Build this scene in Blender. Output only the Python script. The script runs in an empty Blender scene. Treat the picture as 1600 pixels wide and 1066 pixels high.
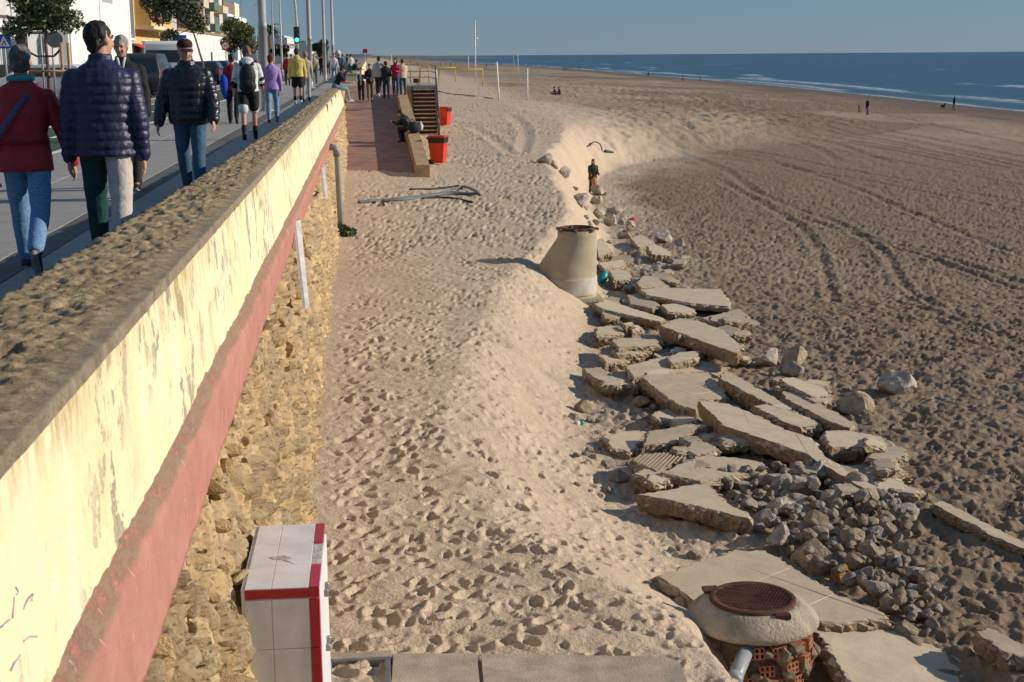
import bpy, bmesh, math, random
import numpy as np
from mathutils import Vector, Matrix
random.seed(7); RNG = np.random.default_rng(11)
SC = bpy.context.scene; COL = SC.collection
rad = math.radians
# ------------------------------------------------------------------ camera
F = 2200.; CX = 800.; CY = 533.                       # photo pixels (1600 x 1066)
PITCH = rad(11.48); YAW = rad(5.6); ROLL = rad(.41); CAMZ = 1.55
_d = np.array([math.sin(YAW)*math.cos(PITCH), math.cos(YAW)*math.cos(PITCH), -math.sin(PITCH)])
_r0 = np.array([math.cos(YAW), -math.sin(YAW), 0.]); _u0 = np.cross(_r0, _d)
_R = _r0*math.cos(ROLL)-_u0*math.sin(ROLL); _U = _u0*math.cos(ROLL)+_r0*math.sin(ROLL)
CAMP = np.array([0, 0, CAMZ])
cd = bpy.data.cameras.new('camera'); cam = bpy.data.objects.new('camera', cd); COL.objects.link(cam)
cd.sensor_width = 36; cd.lens = F/1600*36; cd.clip_start = .1; cd.clip_end = 60000
cam.matrix_world = Matrix(((_R[0], _U[0], -_d[0], 0), (_R[1], _U[1], -_d[1], 0), (_R[2], _U[2], -_d[2], CAMZ), (0, 0, 0, 1)))
cd.dof.use_dof = True; cd.dof.focus_distance = 15.; cd.dof.aperture_fstop = 9.0
SC.camera = cam
# ------------------------------------------------------------------ sky, sun, exposure
SUN_EL = rad(21.); SUN_AZ = rad(91.)                  # azimuth from +Y (along the wall) towards +X (the sea)
w = bpy.data.worlds.new('World'); SC.world = w; w.use_nodes = True
nt = w.node_tree; bg = nt.nodes['Background']; sky = nt.nodes.new('ShaderNodeTexSky')
sky.sky_type = 'NISHITA'; sky.sun_disc = False; sky.sun_elevation = SUN_EL; sky.sun_rotation = SUN_AZ
sky.air_density = 1.0; sky.dust_density = 0.0; sky.ozone_density = 6.0; sky.altitude = 0
tint = nt.nodes.new('ShaderNodeMix'); tint.data_type = 'RGBA'; tint.blend_type = 'MULTIPLY'; tint.inputs[0].default_value = 1
tint.inputs[7].default_value = (.88, .92, 1.0, 1); nt.links.new(sky.outputs[0], tint.inputs[6]); hz = nt.nodes.new('ShaderNodeMix'); hz.data_type = 'RGBA'; hz.inputs[0].default_value = .62      # an even veil of thin haze over the whole sky
hz.inputs[7].default_value = (1.27, 2.35, 3.7, 1); nt.links.new(tint.outputs[2], hz.inputs[6]); nt.links.new(hz.outputs[2], bg.inputs[0]); bg.inputs[1].default_value = .088
sl = bpy.data.lights.new('sun', 'SUN'); sun = bpy.data.objects.new('sun', sl); COL.objects.link(sun)
sl.energy = 4.7; sl.angle = rad(.55); sl.color = (1, .89, .75)
_sd = Vector((math.sin(SUN_AZ)*math.cos(SUN_EL), math.cos(SUN_AZ)*math.cos(SUN_EL), math.sin(SUN_EL)))
sun.rotation_euler = _sd.to_track_quat('Z', 'Y').to_euler(); sun.location = (40, 0, 30)
SC.view_settings.view_transform = 'Standard'; SC.view_settings.look = 'None'
SC.view_settings.gamma = 1; SC.view_settings.exposure = 0.06
# ------------------------------------------------------------------ helpers
def ray(x, y): return _d+_R*(x-CX)/F+_U*(CY-y)/F
def at_z(x, y, z):
    v = ray(x, y); return CAMP+v*((z-CAMZ)/v[2])
def at_y(x, y, Y):
    v = ray(x, y); return CAMP+v*(Y/v[1])
def ss(a, b, x):
    t = np.clip((np.asarray(x, float)-a)/(b-a), 0, 1); return t*t*(3-2*t)
_NG = np.random.default_rng(5).random((256, 256))
def vnoise(x, y, seed=0):
    x = np.asarray(x, float)+seed*17.37; y = np.asarray(y, float)+seed*9.71
    xi = np.floor(x).astype(int); yi = np.floor(y).astype(int); fx = x-xi; fy = y-yi
    fx = fx*fx*(3-2*fx); fy = fy*fy*(3-2*fy)
    a = _NG[xi & 255, yi & 255]; b = _NG[(xi+1) & 255, yi & 255]; c = _NG[xi & 255, (yi+1) & 255]; e = _NG[(xi+1) & 255, (yi+1) & 255]
    return (a+(b-a)*fx)*(1-fy)+(c+(e-c)*fx)*fy
def fbm(x, y, o=4, seed=0):
    s = 0.; a = .5; t = 0.
    for i in range(o):
        s = s+a*(vnoise(x*2**i, y*2**i, seed+i*3)-.5); t += a; a *= .5
    return s/t*2                                        # about -1..1
def cell(x, y, seed=0, jit=.9):
    """jittered cellular noise: F1, F2 and a random id per cell"""
    x = np.asarray(x, float); y = np.asarray(y, float); xi = np.floor(x).astype(int); yi = np.floor(y).astype(int)
    f1 = np.full(x.shape, 9.); f2 = np.full(x.shape, 9.); rid = np.zeros(x.shape)
    for dx in (-1, 0, 1):
        for dy in (-1, 0, 1):
            a = (xi+dx+seed*31) & 255; b = (yi+dy+seed*57) & 255
            px = xi+dx+.5+(_NG[a, b]-.5)*jit; py = yi+dy+.5+(_NG[b, (a+91) & 255]-.5)*jit
            q = np.hypot(px-x, py-y); n = q < f1
            f2 = np.where(n, f1, np.minimum(f2, q)); rid = np.where(n, _NG[(a+13) & 255, (b+77) & 255], rid); f1 = np.where(n, q, f1)
    return f1, f2, rid

class MB:
    """collects shapes for ONE mesh object"""
    def __init__(s): s.v = []; s.f = []; s.sm = []
    def add(s, vs, fs, smooth=False, M=None):
        o = len(s.v)
        s.v += [tuple(M @ Vector(q)) if M is not None else tuple(q) for q in vs]
        s.f += [tuple(i+o for i in q) for q in fs]; s.sm += [smooth]*len(fs); return s
    def box(s, x0, x1, y0, y1, z0, z1, M=None, bev=0):
        if bev:
            b = min(bev, (x1-x0)/2.1, (y1-y0)/2.1, (z1-z0)/2.1); vs = []; X = (x0, x1); Y = (y0, y1); Z = (z0, z1)
            bm = bmesh.new(); bmesh.ops.create_cube(bm, size=1)
            for q in bm.verts: q.co = Vector((X[q.co.x > 0], Y[q.co.y > 0], Z[q.co.z > 0]))
            bmesh.ops.bevel(bm, geom=bm.edges[:], offset=b, segments=1, affect='EDGES', profile=.5)
            s.bm(bm, M=M); bm.free(); return s
        vs = [(x, y, z) for z in (z0, z1) for x, y in ((x0, y0), (x1, y0), (x1, y1), (x0, y1))]
        return s.add(vs, [(3, 2, 1, 0), (4, 5, 6, 7), (0, 1, 5, 4), (1, 2, 6, 5), (2, 3, 7, 6), (3, 0, 4, 7)], M=M)
    def bm(s, bm, smooth=False, M=None):
        bm.verts.index_update()
        return s.add([q.co[:] for q in bm.verts], [[q.index for q in f.verts] for f in bm.faces], smooth, M)
    def tube(s, pts, r, n=8, cap=True, smooth=True, M=None):
        """tube through pts; r = radius or list"""
        P = [Vector(q) for q in pts]; m = len(P); rr = r if hasattr(r, '__len__') else [r]*m; vs = []
        up = None
        for i in range(m):
            t = (P[min(i+1, m-1)]-P[max(i-1, 0)]).normalized()
            if up is None: up = Vector((0, 0, 1)) if abs(t.z) < .9 else Vector((1, 0, 0))
            a = t.cross(up)
            if a.length < 1e-4: a = t.cross(Vector((1, .3, 0)))
            a.normalize(); b = a.cross(t).normalized(); up = b
            for k in range(n):
                an = 2*math.pi*k/n; vs.append(P[i]+(a*math.cos(an)+b*math.sin(an))*rr[i])
        fs = [(i*n+k, i*n+(k+1) % n, (i+1)*n+(k+1) % n, (i+1)*n+k) for i in range(m-1) for k in range(n)]
        if cap: fs += [tuple(range(n))[::-1], tuple((m-1)*n+k for k in range(n))]
        fs = [q[::-1] for q in fs]
        return s.add(vs, fs, smooth, M)
    def lathe(s, prof, n=24, M=None, smooth=True, off=None):
        """prof: (radius, z) list, bottom to top; off: optional centre offset per ring"""
        vs = []; m = len(prof)
        for i, (r, z) in enumerate(prof):
            ox, oy = off[i] if off else (0, 0)
            vs += [(ox+r*math.cos(2*math.pi*k/n), oy+r*math.sin(2*math.pi*k/n), z) for k in range(n)]
        fs = [(i*n+k, i*n+(k+1) % n, (i+1)*n+(k+1) % n, (i+1)*n+k) for i in range(m-1) for k in range(n)]
        fs += [tuple(range(n))[::-1], tuple((m-1)*n+k for k in range(n))]
        return s.add(vs, fs, smooth, M)
    def prism(s, poly, z0, z1, M=None):
        n = len(poly); a = sum(poly[i][0]*poly[(i+1) % n][1]-poly[(i+1) % n][0]*poly[i][1] for i in range(n))
        if a < 0: poly = poly[::-1]
        vs = [(x, y, z0) for x, y in poly]+[(x, y, z1) for x, y in poly]
        return s.add(vs, [tuple(range(n))[::-1], tuple(range(n, 2*n))]+[(i, (i+1) % n, n+(i+1) % n, n+i) for i in range(n)], M=M)
    def ell(s, c, r, n=10, M=None, smooth=True):
        m = max(5, n//2+1); vs = [(c[0], c[1], c[2]-r[2])]
        for i in range(1, m):
            t = -math.pi/2+math.pi*i/m
            vs += [(c[0]+r[0]*math.cos(t)*math.cos(2*math.pi*k/n), c[1]+r[1]*math.cos(t)*math.sin(2*math.pi*k/n), c[2]+r[2]*math.sin(t)) for k in range(n)]
        vs.append((c[0], c[1], c[2]+r[2])); L = len(vs)-1
        fs = [(0, 1+(k+1) % n, 1+k) for k in range(n)]
        fs += [(1+i*n+k, 1+i*n+(k+1) % n, 1+(i+1)*n+(k+1) % n, 1+(i+1)*n+k) for i in range(m-2) for k in range(n)]
        fs += [(L, 1+(m-2)*n+k, 1+(m-2)*n+(k+1) % n) for k in range(n)]
        return s.add(vs, fs, smooth, M)
    def mesh(s, name):
        me = bpy.data.meshes.new(name); me.from_pydata(s.v, [], s.f); me.polygons.foreach_set('use_smooth', s.sm); me.update(); return me
    def build(s, name, mat, parent=None, loc=None):
        return obj(name, s.mesh(name), mat, parent, loc)
def obj(name, me, mat=None, parent=None, loc=None):
    o = bpy.data.objects.new(name, me); COL.objects.link(o)
    if mat is not None and me is not None and not me.materials: me.materials.append(mat)
    if parent is not None: o.parent = parent
    if loc is not None: o.location = loc
    return o
def tag(o, label, cat, group=None):
    o['label'] = label; o['category'] = cat
    if group: o['group'] = group
    return o
def thing(name, label, cat, loc=(0, 0, 0), rz=0, group=None):
    o = bpy.data.objects.new(name, None); COL.objects.link(o); o.location = loc; o.rotation_euler = (0, 0, rz)
    o.empty_display_size = .1
    return tag(o, label, cat, group)
def struct(o): o['kind'] = 'structure'; return o
def copy_tree(o, parent=None):
    c = o.copy(); COL.objects.link(c)
    if parent is not None: c.parent = parent
    for ch in list(o.children): copy_tree(ch, c)
    return c
def grid_mesh(name, P, smooth=True, attrs=None, uv=None):
    """P: (rows, cols, 3) array -> mesh"""
    r, c = P.shape[:2]; me = bpy.data.meshes.new(name)
    idx = np.arange(r*c).reshape(r, c); q = np.stack([idx[:-1, :-1], idx[:-1, 1:], idx[1:, 1:], idx[1:, :-1]], -1).reshape(-1, 4)
    me.vertices.add(r*c); me.vertices.foreach_set('co', P.reshape(-1).astype(np.float32))
    me.loops.add(q.size); me.loops.foreach_set('vertex_index', q.reshape(-1).astype(np.int32))
    me.polygons.add(len(q)); me.polygons.foreach_set('loop_start', (np.arange(len(q))*4).astype(np.int32))
    me.polygons.foreach_set('use_smooth', np.full(len(q), smooth)); me.update(calc_edges=True)
    for k, a in (attrs or {}).items():
        at = me.attributes.new(k, 'FLOAT', 'POINT'); at.data.foreach_set('value', a.reshape(-1).astype(np.float32))
    me.validate(); return me
# ---- materials
MATS = {}
def nd(nt, t, **k):
    n = nt.nodes.new(t)
    for a, b in k.items():
        if a in n.inputs: n.inputs[a].default_value = b
        else: setattr(n, a, b)
    return n
def noise_node(nt, vec, scale, detail=4, rough=.6):
    n = nt.nodes.new('ShaderNodeTexNoise'); n.inputs['Scale'].default_value = scale; n.inputs['Detail'].default_value = detail; n.inputs['Roughness'].default_value = rough
    nt.links.new(vec, n.inputs['Vector']); return n.outputs['Fac']
def ramp(nt, fac, stops):
    n = nt.nodes.new('ShaderNodeValToRGB'); e = n.color_ramp.elements
    while len(e) < len(stops): e.new(.5)
    for q, (p, c) in zip(e, stops):
        q.position = p; q.color = (*c, 1) if len(c) == 3 else c
    nt.links.new(fac, n.inputs[0]); return n.outputs[0]
def mix(nt, fac, a, b, mode='MIX'):
    n = nt.nodes.new('ShaderNodeMix'); n.data_type = 'RGBA'; n.blend_type = mode
    for s, v in ((n.inputs[0], fac), (n.inputs[6], a), (n.inputs[7], b)):
        if isinstance(v, (int, float)): s.default_value = v
        elif isinstance(v, tuple): s.default_value = (*v, 1) if len(v) == 3 else v
        else: nt.links.new(v, s)
    return n.outputs[2]
def math_n(nt, op, a, b=0., c=0., clamp=False):
    n = nt.nodes.new('ShaderNodeMath'); n.operation = op; n.use_clamp = clamp
    for s, v in zip(n.inputs, (a, b, c)):
        if isinstance(v, (int, float)): s.default_value = v
        else: nt.links.new(v, s)
    return n.outputs[0]
def new_mat(name):
    m = bpy.data.materials.new(name); m.use_nodes = True; nt = m.node_tree
    return m, nt, nt.nodes['Principled BSDF']
def bump(nt, b, h, dist, strength=1.):
    n = nt.nodes.new('ShaderNodeBump'); n.inputs['Distance'].default_value = dist; n.inputs['Strength'].default_value = strength
    nt.links.new(h, n.inputs['Height']); nt.links.new(n.outputs[0], b.inputs['Normal']); return n
def coord(nt, kind='Object', scale=None):
    t = nt.nodes.new('ShaderNodeTexCoord').outputs[kind]
    if scale:
        m = nt.nodes.new('ShaderNodeMapping'); m.inputs['Scale'].default_value = scale; nt.links.new(t, m.inputs['Vector']); t = m.outputs[0]
    return t
def mat(name, c, rough=.8, var=.2, scale=6., bmp=0., bscale=30., metal=0., c2=None, spec=.3, emit=0.):
    if name in MATS: return MATS[name]
    m, nt, b = new_mat(name); v = coord(nt)
    f = noise_node(nt, v, scale, 5)
    lo = tuple(q*(1-var) for q in c) if c2 is None else c2; hi = tuple(min(1, q*(1+var)) for q in c)
    col = ramp(nt, f, [(.32, lo), (.68, hi)])
    nt.links.new(col, b.inputs['Base Color']); b.inputs['Roughness'].default_value = rough; b.inputs['Metallic'].default_value = metal
    b.inputs['Specular IOR Level'].default_value = spec
    if bmp: bump(nt, b, noise_node(nt, v, bscale, 4), bmp)
    if emit:
        b.inputs['Emission Color'].default_value = (*c, 1); b.inputs['Emission Strength'].default_value = emit
    MATS[name] = m; return m

# ------------------------------------------------------------------ the lie of the land (z of the sand)
HT = 4.05                                               # terrace below the camera
_by = [0, 9.0, 9.7, 10.75, 12.1, 14.5, 16.5, 20.5, 26, 30, 36, 44, 59, 65, 88, 125, 200, 400, 3000]
_bx = [2.7, 2.7, 2.5, 2.0, 1.5, 1.21, 1.38, 2.0, 2.95, 4.1, 5.6, 6.2, 6.9, 8.3, 11.5, 10, 10, 12, 12]
_fy = [0, 9.5, 11, 12.7, 13.8, 16, 18.7, 21, 23.9, 34, 48, 60, 76, 88, 105, 125, 200, 400, 3000]
_fx = [3.6, 3.55, 3.3, 2.8, 2.7, 2.65, 2.8, 3.2, 4.0, 5.9, 8.2, 9.3, 12.2, 18, 36, 52, 72, 80, 80]
_wy = [0, 157, 300, 700, 1190, 3000]; _wx = [74, 77, 88, 102, 95, 80]
SEA = CAMZ-7.05
_ty = np.exp(np.linspace(math.log(3), math.log(3000), 900)); _ker = np.hanning(41); _ker /= _ker.sum()
def _smooth(yy, xx):
    q = np.interp(_ty, yy, xx); return np.convolve(np.pad(q, 20, mode='edge'), _ker, mode='valid')
_tb = _smooth(_by, np.array(_bx)-np.interp(_by, [0, 8, 10, 40, 60, 90], [.1, .15, .6, .6, -.2, -.6])); _tf = _smooth(_fy, _fx)
def brink(y): return np.interp(y, _ty, _tb)
def foot(y): return np.interp(y, _ty, _tf)
def ground(x, y):
    x = np.asarray(x, float); y = np.asarray(y, float)
    wob = fbm(x*0+y*.45, y*.17, 3, 4)*np.clip(y/60, .12, 1.)*.55
    xb = brink(y)+wob*.6; xf = foot(y)+wob*.4; xw = np.interp(y, _wy, _wx)
    terr = HT-.12*ss(30, 60, y)*ss(4, 0, x)+.10*fbm(x*.25, y*.25, 3, 1)
    terr = terr-.10*ss(1.6, .0, np.abs(x-.2-0*y))*ss(30, 9, y)*0
    base = 4.72+1.58*ss(11, 62, y)+.34*np.exp(-((x-3.35)/.75)**2-((y-9.75)/.8)**2)+.12*ss(60, 130, y)+.07*fbm(x*.22, y*.22, 3, 2)
    t = np.clip((x-xf)/np.maximum(xw-xf, 5), 0, 3)
    low = np.where(t < 1, base+(7.05-base)*t**1.25, 7.05+(x-xw)*.035)
    low = low-.25*np.exp(-((t-.8)/.07)**2)*ss(60, 140, y)*.5
    k = np.clip((x-xb)/np.maximum(xf-xb, .3), 0, 1)
    k = k+.05*np.sin(k*math.pi)*fbm(x*1.5, y*.8, 2, 8); k = ss(0, 1, k)*.7+np.clip(k, 0, 1)*.3
    pit = .66*np.exp(-((x-2.70)/.30)**4-((y-9.15)/.62)**4)+.42*np.exp(-((x-3.3)/.42)**2-((y-9.45)/.5)**2)
    return CAMZ-(terr+(low-terr)*k)-pit
def gz(x, y): return float(ground(np.array([x]), np.array([y]))[0])
def on_ground(px, py, it=8, dz=0.):
    z = CAMZ-5
    for _ in range(it):
        P = at_z(px, py, z); z = .5*z+.5*(gz(P[0], P[1])+dz)
    return at_z(px, py, z)
# footprints: two periodic height tiles, sampled at different turns
def foot_tile(n, size, dens, seed, L=(.2, .3), dep=(.03, .06)):
    rg = np.random.default_rng(seed); H = np.zeros((n, n)); px = size/n
    for _ in range(int(dens*size*size)):
        cx, cy, a = rg.random()*n, rg.random()*n, rg.random()*6.28
        l = rg.uniform(*L)/px/2; wd = l*rg.uniform(.38, .6); dp = rg.uniform(*dep); R_ = int(l*1.9)+1
        ii = np.arange(-R_, R_+1); X, Y = np.meshgrid(ii-(cx % 1), ii-(cy % 1), indexing='ij')
        u = (X*math.cos(a)+Y*math.sin(a))/l; v = (-X*math.sin(a)+Y*math.cos(a))/wd; q = np.sqrt(u*u+v*v)
        st = -dp*np.clip(1.0-q**2.2, 0, 1)*(1+.35*u)+dp*.38*np.exp(-((q-1.2)/.28)**2)*(1+.5*v)
        ix = (int(cx)+ii) % n; iy = (int(cy)+ii) % n
        sub = H[np.ix_(ix, iy)]; wgt = np.clip((1.65-q)/.55, 0, 1); wgt = wgt*wgt*(3-2*wgt)
        H[np.ix_(ix, iy)] = sub*(1-wgt)+(st+.35*sub)*wgt
    for _ in range(1): H = (2*H+np.roll(H, 1, 0)+np.roll(H, -1, 0)+np.roll(H, 1, 1)+np.roll(H, -1, 1))/6
    return H
def samp(H, size, x, y):
    n = H.shape[0]; u = x/size*n; v = y/size*n; ui = np.floor(u).astype(int); vi = np.floor(v).astype(int); fu = u-ui; fv = v-vi
    return (H[ui % n, vi % n]*(1-fu)+H[(ui+1) % n, vi % n]*fu)*(1-fv)+(H[ui % n, (vi+1) % n]*(1-fu)+H[(ui+1) % n, (vi+1) % n]*fu)*fv
TA = foot_tile(730, 7.3, 21, 1, (.11, .29), (.035, .085)); TB = foot_tile(530, 5.3, 25, 2, (.10, .25), (.035, .08)); TC = foot_tile(600, 7.7, 13, 3, (.11, .26), (.05, .10))
# wheel tracks across the lower beach, as photo pixels on the sand
TRACKS = [[(905, 163), (960, 178), (1010, 192), (1100, 207), (1230, 222), (1400, 250), (1600, 290)],
          [(925, 160), (985, 172), (1080, 190), (1200, 205), (1330, 222), (1480, 252), (1600, 275)],
          [(1020, 197), (1045, 218), (1075, 235)], [(1050, 196), (1085, 215), (1105, 235), (1200, 245)],
          [(1150, 200), (1260, 222), (1310, 250)], [(1160, 200), (1290, 218), (1350, 240), (1395, 255)],
          [(1130, 160), (1250, 185), (1400, 215), (1600, 262)], [(1100, 150), (1300, 185), (1450, 215), (1600, 245)],
          [(990, 140), (1060, 150), (1180, 170), (1360, 205), (1600, 255)],
          [(1130, 285), (1220, 330), (1270, 370), (1290, 420), (1300, 470)], [(1180, 300), (1330, 350), (1390, 400), (1410, 450), (1470, 480)],
          [(1250, 340), (1400, 380), (1600, 440)], [(1280, 350), (1450, 400), (1600, 455)],
          [(1060, 170), (1200, 192), (1350, 222), (1480, 246), (1600, 272)], [(1080, 168), (1230, 190), (1400, 224), (1600, 268)], [(960, 205), (1060, 232), (1130, 262), (1180, 300)], [(1000, 210), (1130, 238), (1230, 262), (1400, 290), (1600, 330)], [(1020, 205), (1160, 232), (1300, 262), (1600, 316)],
          [(1180, 140), (1330, 170), (1480, 200), (1600, 225)], [(1050, 145), (1160, 168), (1300, 200), (1420, 226)], [(1200, 250), (1330, 290), (1450, 340), (1600, 400)], [(1400, 470), (1500, 500), (1600, 535)],
          [(800, 240), (760, 210), (740, 200)], [(815, 238), (825, 205), (800, 180)]]
def seg_dist(x, y, pl):
    d = np.full(x.shape, 1e9)
    for (ax, ay), (bx, by) in zip(pl[:-1], pl[1:]):
        vx, vy = bx-ax, by-ay; t = np.clip(((x-ax)*vx+(y-ay)*vy)/(vx*vx+vy*vy), 0, 1)
        d = np.minimum(d, np.hypot(x-ax-t*vx, y-ay-t*vy))
    return d
def build_sand():
    ys = [4.0]
    while ys[-1] < 3000:
        y = ys[-1]; ys.append(y*(1+(.0030 if y < 30 else .0055 if y < 150 else .016)) if y > 7.5 else y+.1)
    ys = np.array(ys); nc = 760; u = np.linspace(0, 1, nc)
    xl = np.where(ys < 95, -1.3, -1.3-(ys-95)*.05); xr = np.minimum(3+.60*ys, 140)
    X = xl[:, None]+(xr-xl)[:, None]*u[None, :]; Y = np.repeat(ys[:, None], nc, 1)
    Z = ground(X, Y)
    xb = brink(Y); xf = foot(Y); xw = np.interp(Y, _wy, _wx)
    slope = ss(xb-.5, xb+.3, X+.5*fbm(X*.8, Y*.8, 3, 41))*ss(xf+.3, xf-.5, X+.45*fbm(X*.9+5, Y*.7, 3, 42))*ss(130, 95, Y)*(.55+.45*ss(-.3, .2, fbm(X*.6, Y*.6, 3, 43)))                  # the fresh slipped face
    lowm = ss(xf-.2, xf+.6, X); wet = ss(xw-22, xw-6, X)
    ta = samp(TA, 7.3, X*.96+Y*.28, Y*.96-X*.28); tb = samp(TB, 5.3, X*.6-Y*.8+2, Y*.6+X*.8); tc = samp(TC, 6.1, X*.8+Y*.6, Y*.8-X*.6)
    m = ss(-.25, .25, fbm(X*.35, Y*.35, 2, 3))
    ft = ta*m+tb*(1-m)
    calm = ss(-.75, -.2, X)*(.35+.65*ss(-.35, .1, fbm(X*.5+3, Y*.3, 3, 21)))   # drifted sand by the wall is hardly trodden
    rough = .020*fbm(X*5, Y*5, 3, 5)+.03*fbm(X*1.4, Y*1.4, 3, 6)
    d = ft*1.0*calm*(1-slope*(.25+.5*ss(-.1, .2, fbm(X*.7, Y*.5, 3, 71))))*(1-lowm)+rough*(.5+.5*calm)
    d = d+lowm*(1-wet)*(tc*.75*(.5+.5*ss(-.2, .25, fbm(X*.3, Y*.2, 3, 61)))+.055*fbm(X*3.7+.4*Y, Y*3.1, 4, 9)+.04*fbm(X*11, Y*9, 2, 10))*ss(120, 30, Y)+lowm*(1-wet)*.03*fbm(X*1.5, Y*1.0, 3, 19)
    d = d+slope*(.05*np.abs(fbm(X*1.2, Y*3.5, 3, 12)))-slope*.05*ss(.1, .5, fbm(X*.9, Y*2.2, 3, 14))
    d = d*(1-.9*wet)
    trk = np.zeros(X.shape)
    for pl in TRACKS:
        W = [tuple(on_ground(*q)[:2]) for q in pl]
        # smooth the polyline
        for _ in range(2):
            W = [W[0]]+[q for a, b in zip(W[:-1], W[1:]) for q in ((a[0]*.75+b[0]*.25, a[1]*.75+b[1]*.25), (a[0]*.25+b[0]*.75, a[1]*.25+b[1]*.75))]+[W[-1]]
        r0 = np.searchsorted(ys, min(q[1] for q in W)-3); r1 = np.searchsorted(ys, max(q[1] for q in W)+3)
        if r1 <= r0: continue
        wd = np.clip(Y[r0:r1]/230, .13, .8)
        q = seg_dist(X[r0:r1], Y[r0:r1], W)/wd
        trk[r0:r1] = np.maximum(trk[r0:r1], np.exp(-q**2*1.2)); d[r0:r1] += -.04*np.exp(-q**2*1.5)+.018*np.exp(-((q-1.6)/.5)**2)
    # a storm line of weed along the upper wash
    weed = np.exp(-((X-(xw-16-4*fbm(Y*.02, Y*0, 2, 30)))/2.2)**2)*ss(.05, .35, fbm(X*.15, Y*.03, 3, 31))*ss(80, 120, Y)
    Z = Z+d
    lowd = ss(-.8, 1.2+Y*.03, X-xf+(.5+Y*.035)*fbm(X*.35, Y*.25, 4, 52))*ss(100, 70, Y)+ss(70, 100, Y)*ss(0, 7, X-np.minimum(xb, 14)-3+3*fbm(X*.12, Y*.05, 3, 51))*.9
    damp = np.clip(lowd*(.74+.22*ss(95, 60, Y)+.3*fbm(X*.12, Y*.06, 3, 15)+.5*ss(.0, .35, fbm(X*.05, Y*.035, 3, 16))), 0, 1)
    pale = lowm*ss(20, 45, X)*ss(60, 36, X)*ss(70, 110, Y)                 # paler dry stretch further out
    damp = np.clip(damp-.45*pale, 0, 1)
    damp = np.clip(damp+.25*trk*lowm, 0, 1)
    me = grid_mesh('sand', np.stack([X, Y, Z], -1), True, {'damp': damp, 'wet': np.clip(wet, 0, 1), 'weed': np.clip(weed, 0, 1), 'slip': slope})
    m, nt, b = new_mat('sand'); v = coord(nt)
    def at(n): q = nt.nodes.new('ShaderNodeAttribute'); q.attribute_name = n; return q.outputs['Fac']
    dry = ramp(nt, noise_node(nt, v, 1.3, 6), [(.3, (.52, .40, .285)), (.7, (.63, .50, .365))])
    dry = dry
    grain = noise_node(nt, v, 160, 3, .7)
    dry = mix(nt, .35, dry, ramp(nt, grain, [(.3, (.40, .30, .21)), (.7, (.70, .55, .40))]))
    dk = ramp(nt, noise_node(nt, v, 3, 6), [(.3, (.20, .142, .09)), (.7, (.30, .215, .14))])
    dk = mix(nt, .35, dk, ramp(nt, grain, [(.35, (.12, .085, .055)), (.65, (.36, .27, .18))]))
    c = mix(nt, at('damp'), dry, dk); c = mix(nt, at('wet'), c, (.17, .115, .07)); c = mix(nt, math_n(nt, 'MULTIPLY', at('weed'), .8), c, (.045, .03, .02))
    nt.links.new(c, b.inputs['Base Color'])
    r = nt.nodes.new('ShaderNodeMapRange'); nt.links.new(at('wet'), r.inputs[0]); r.inputs[3].default_value = .95; r.inputs[4].default_value = .5; nt.links.new(r.outputs[0], b.inputs['Roughness'])
    b.inputs['Specular IOR Level'].default_value = .15
    bump(nt, b, math_n(nt, 'ADD', noise_node(nt, v, 40, 5, .65), math_n(nt, 'MULTIPLY', noise_node(nt, v, 9, 4), 2.)), .022, .8)
    struct(obj('sand_beach', me, m))
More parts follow.
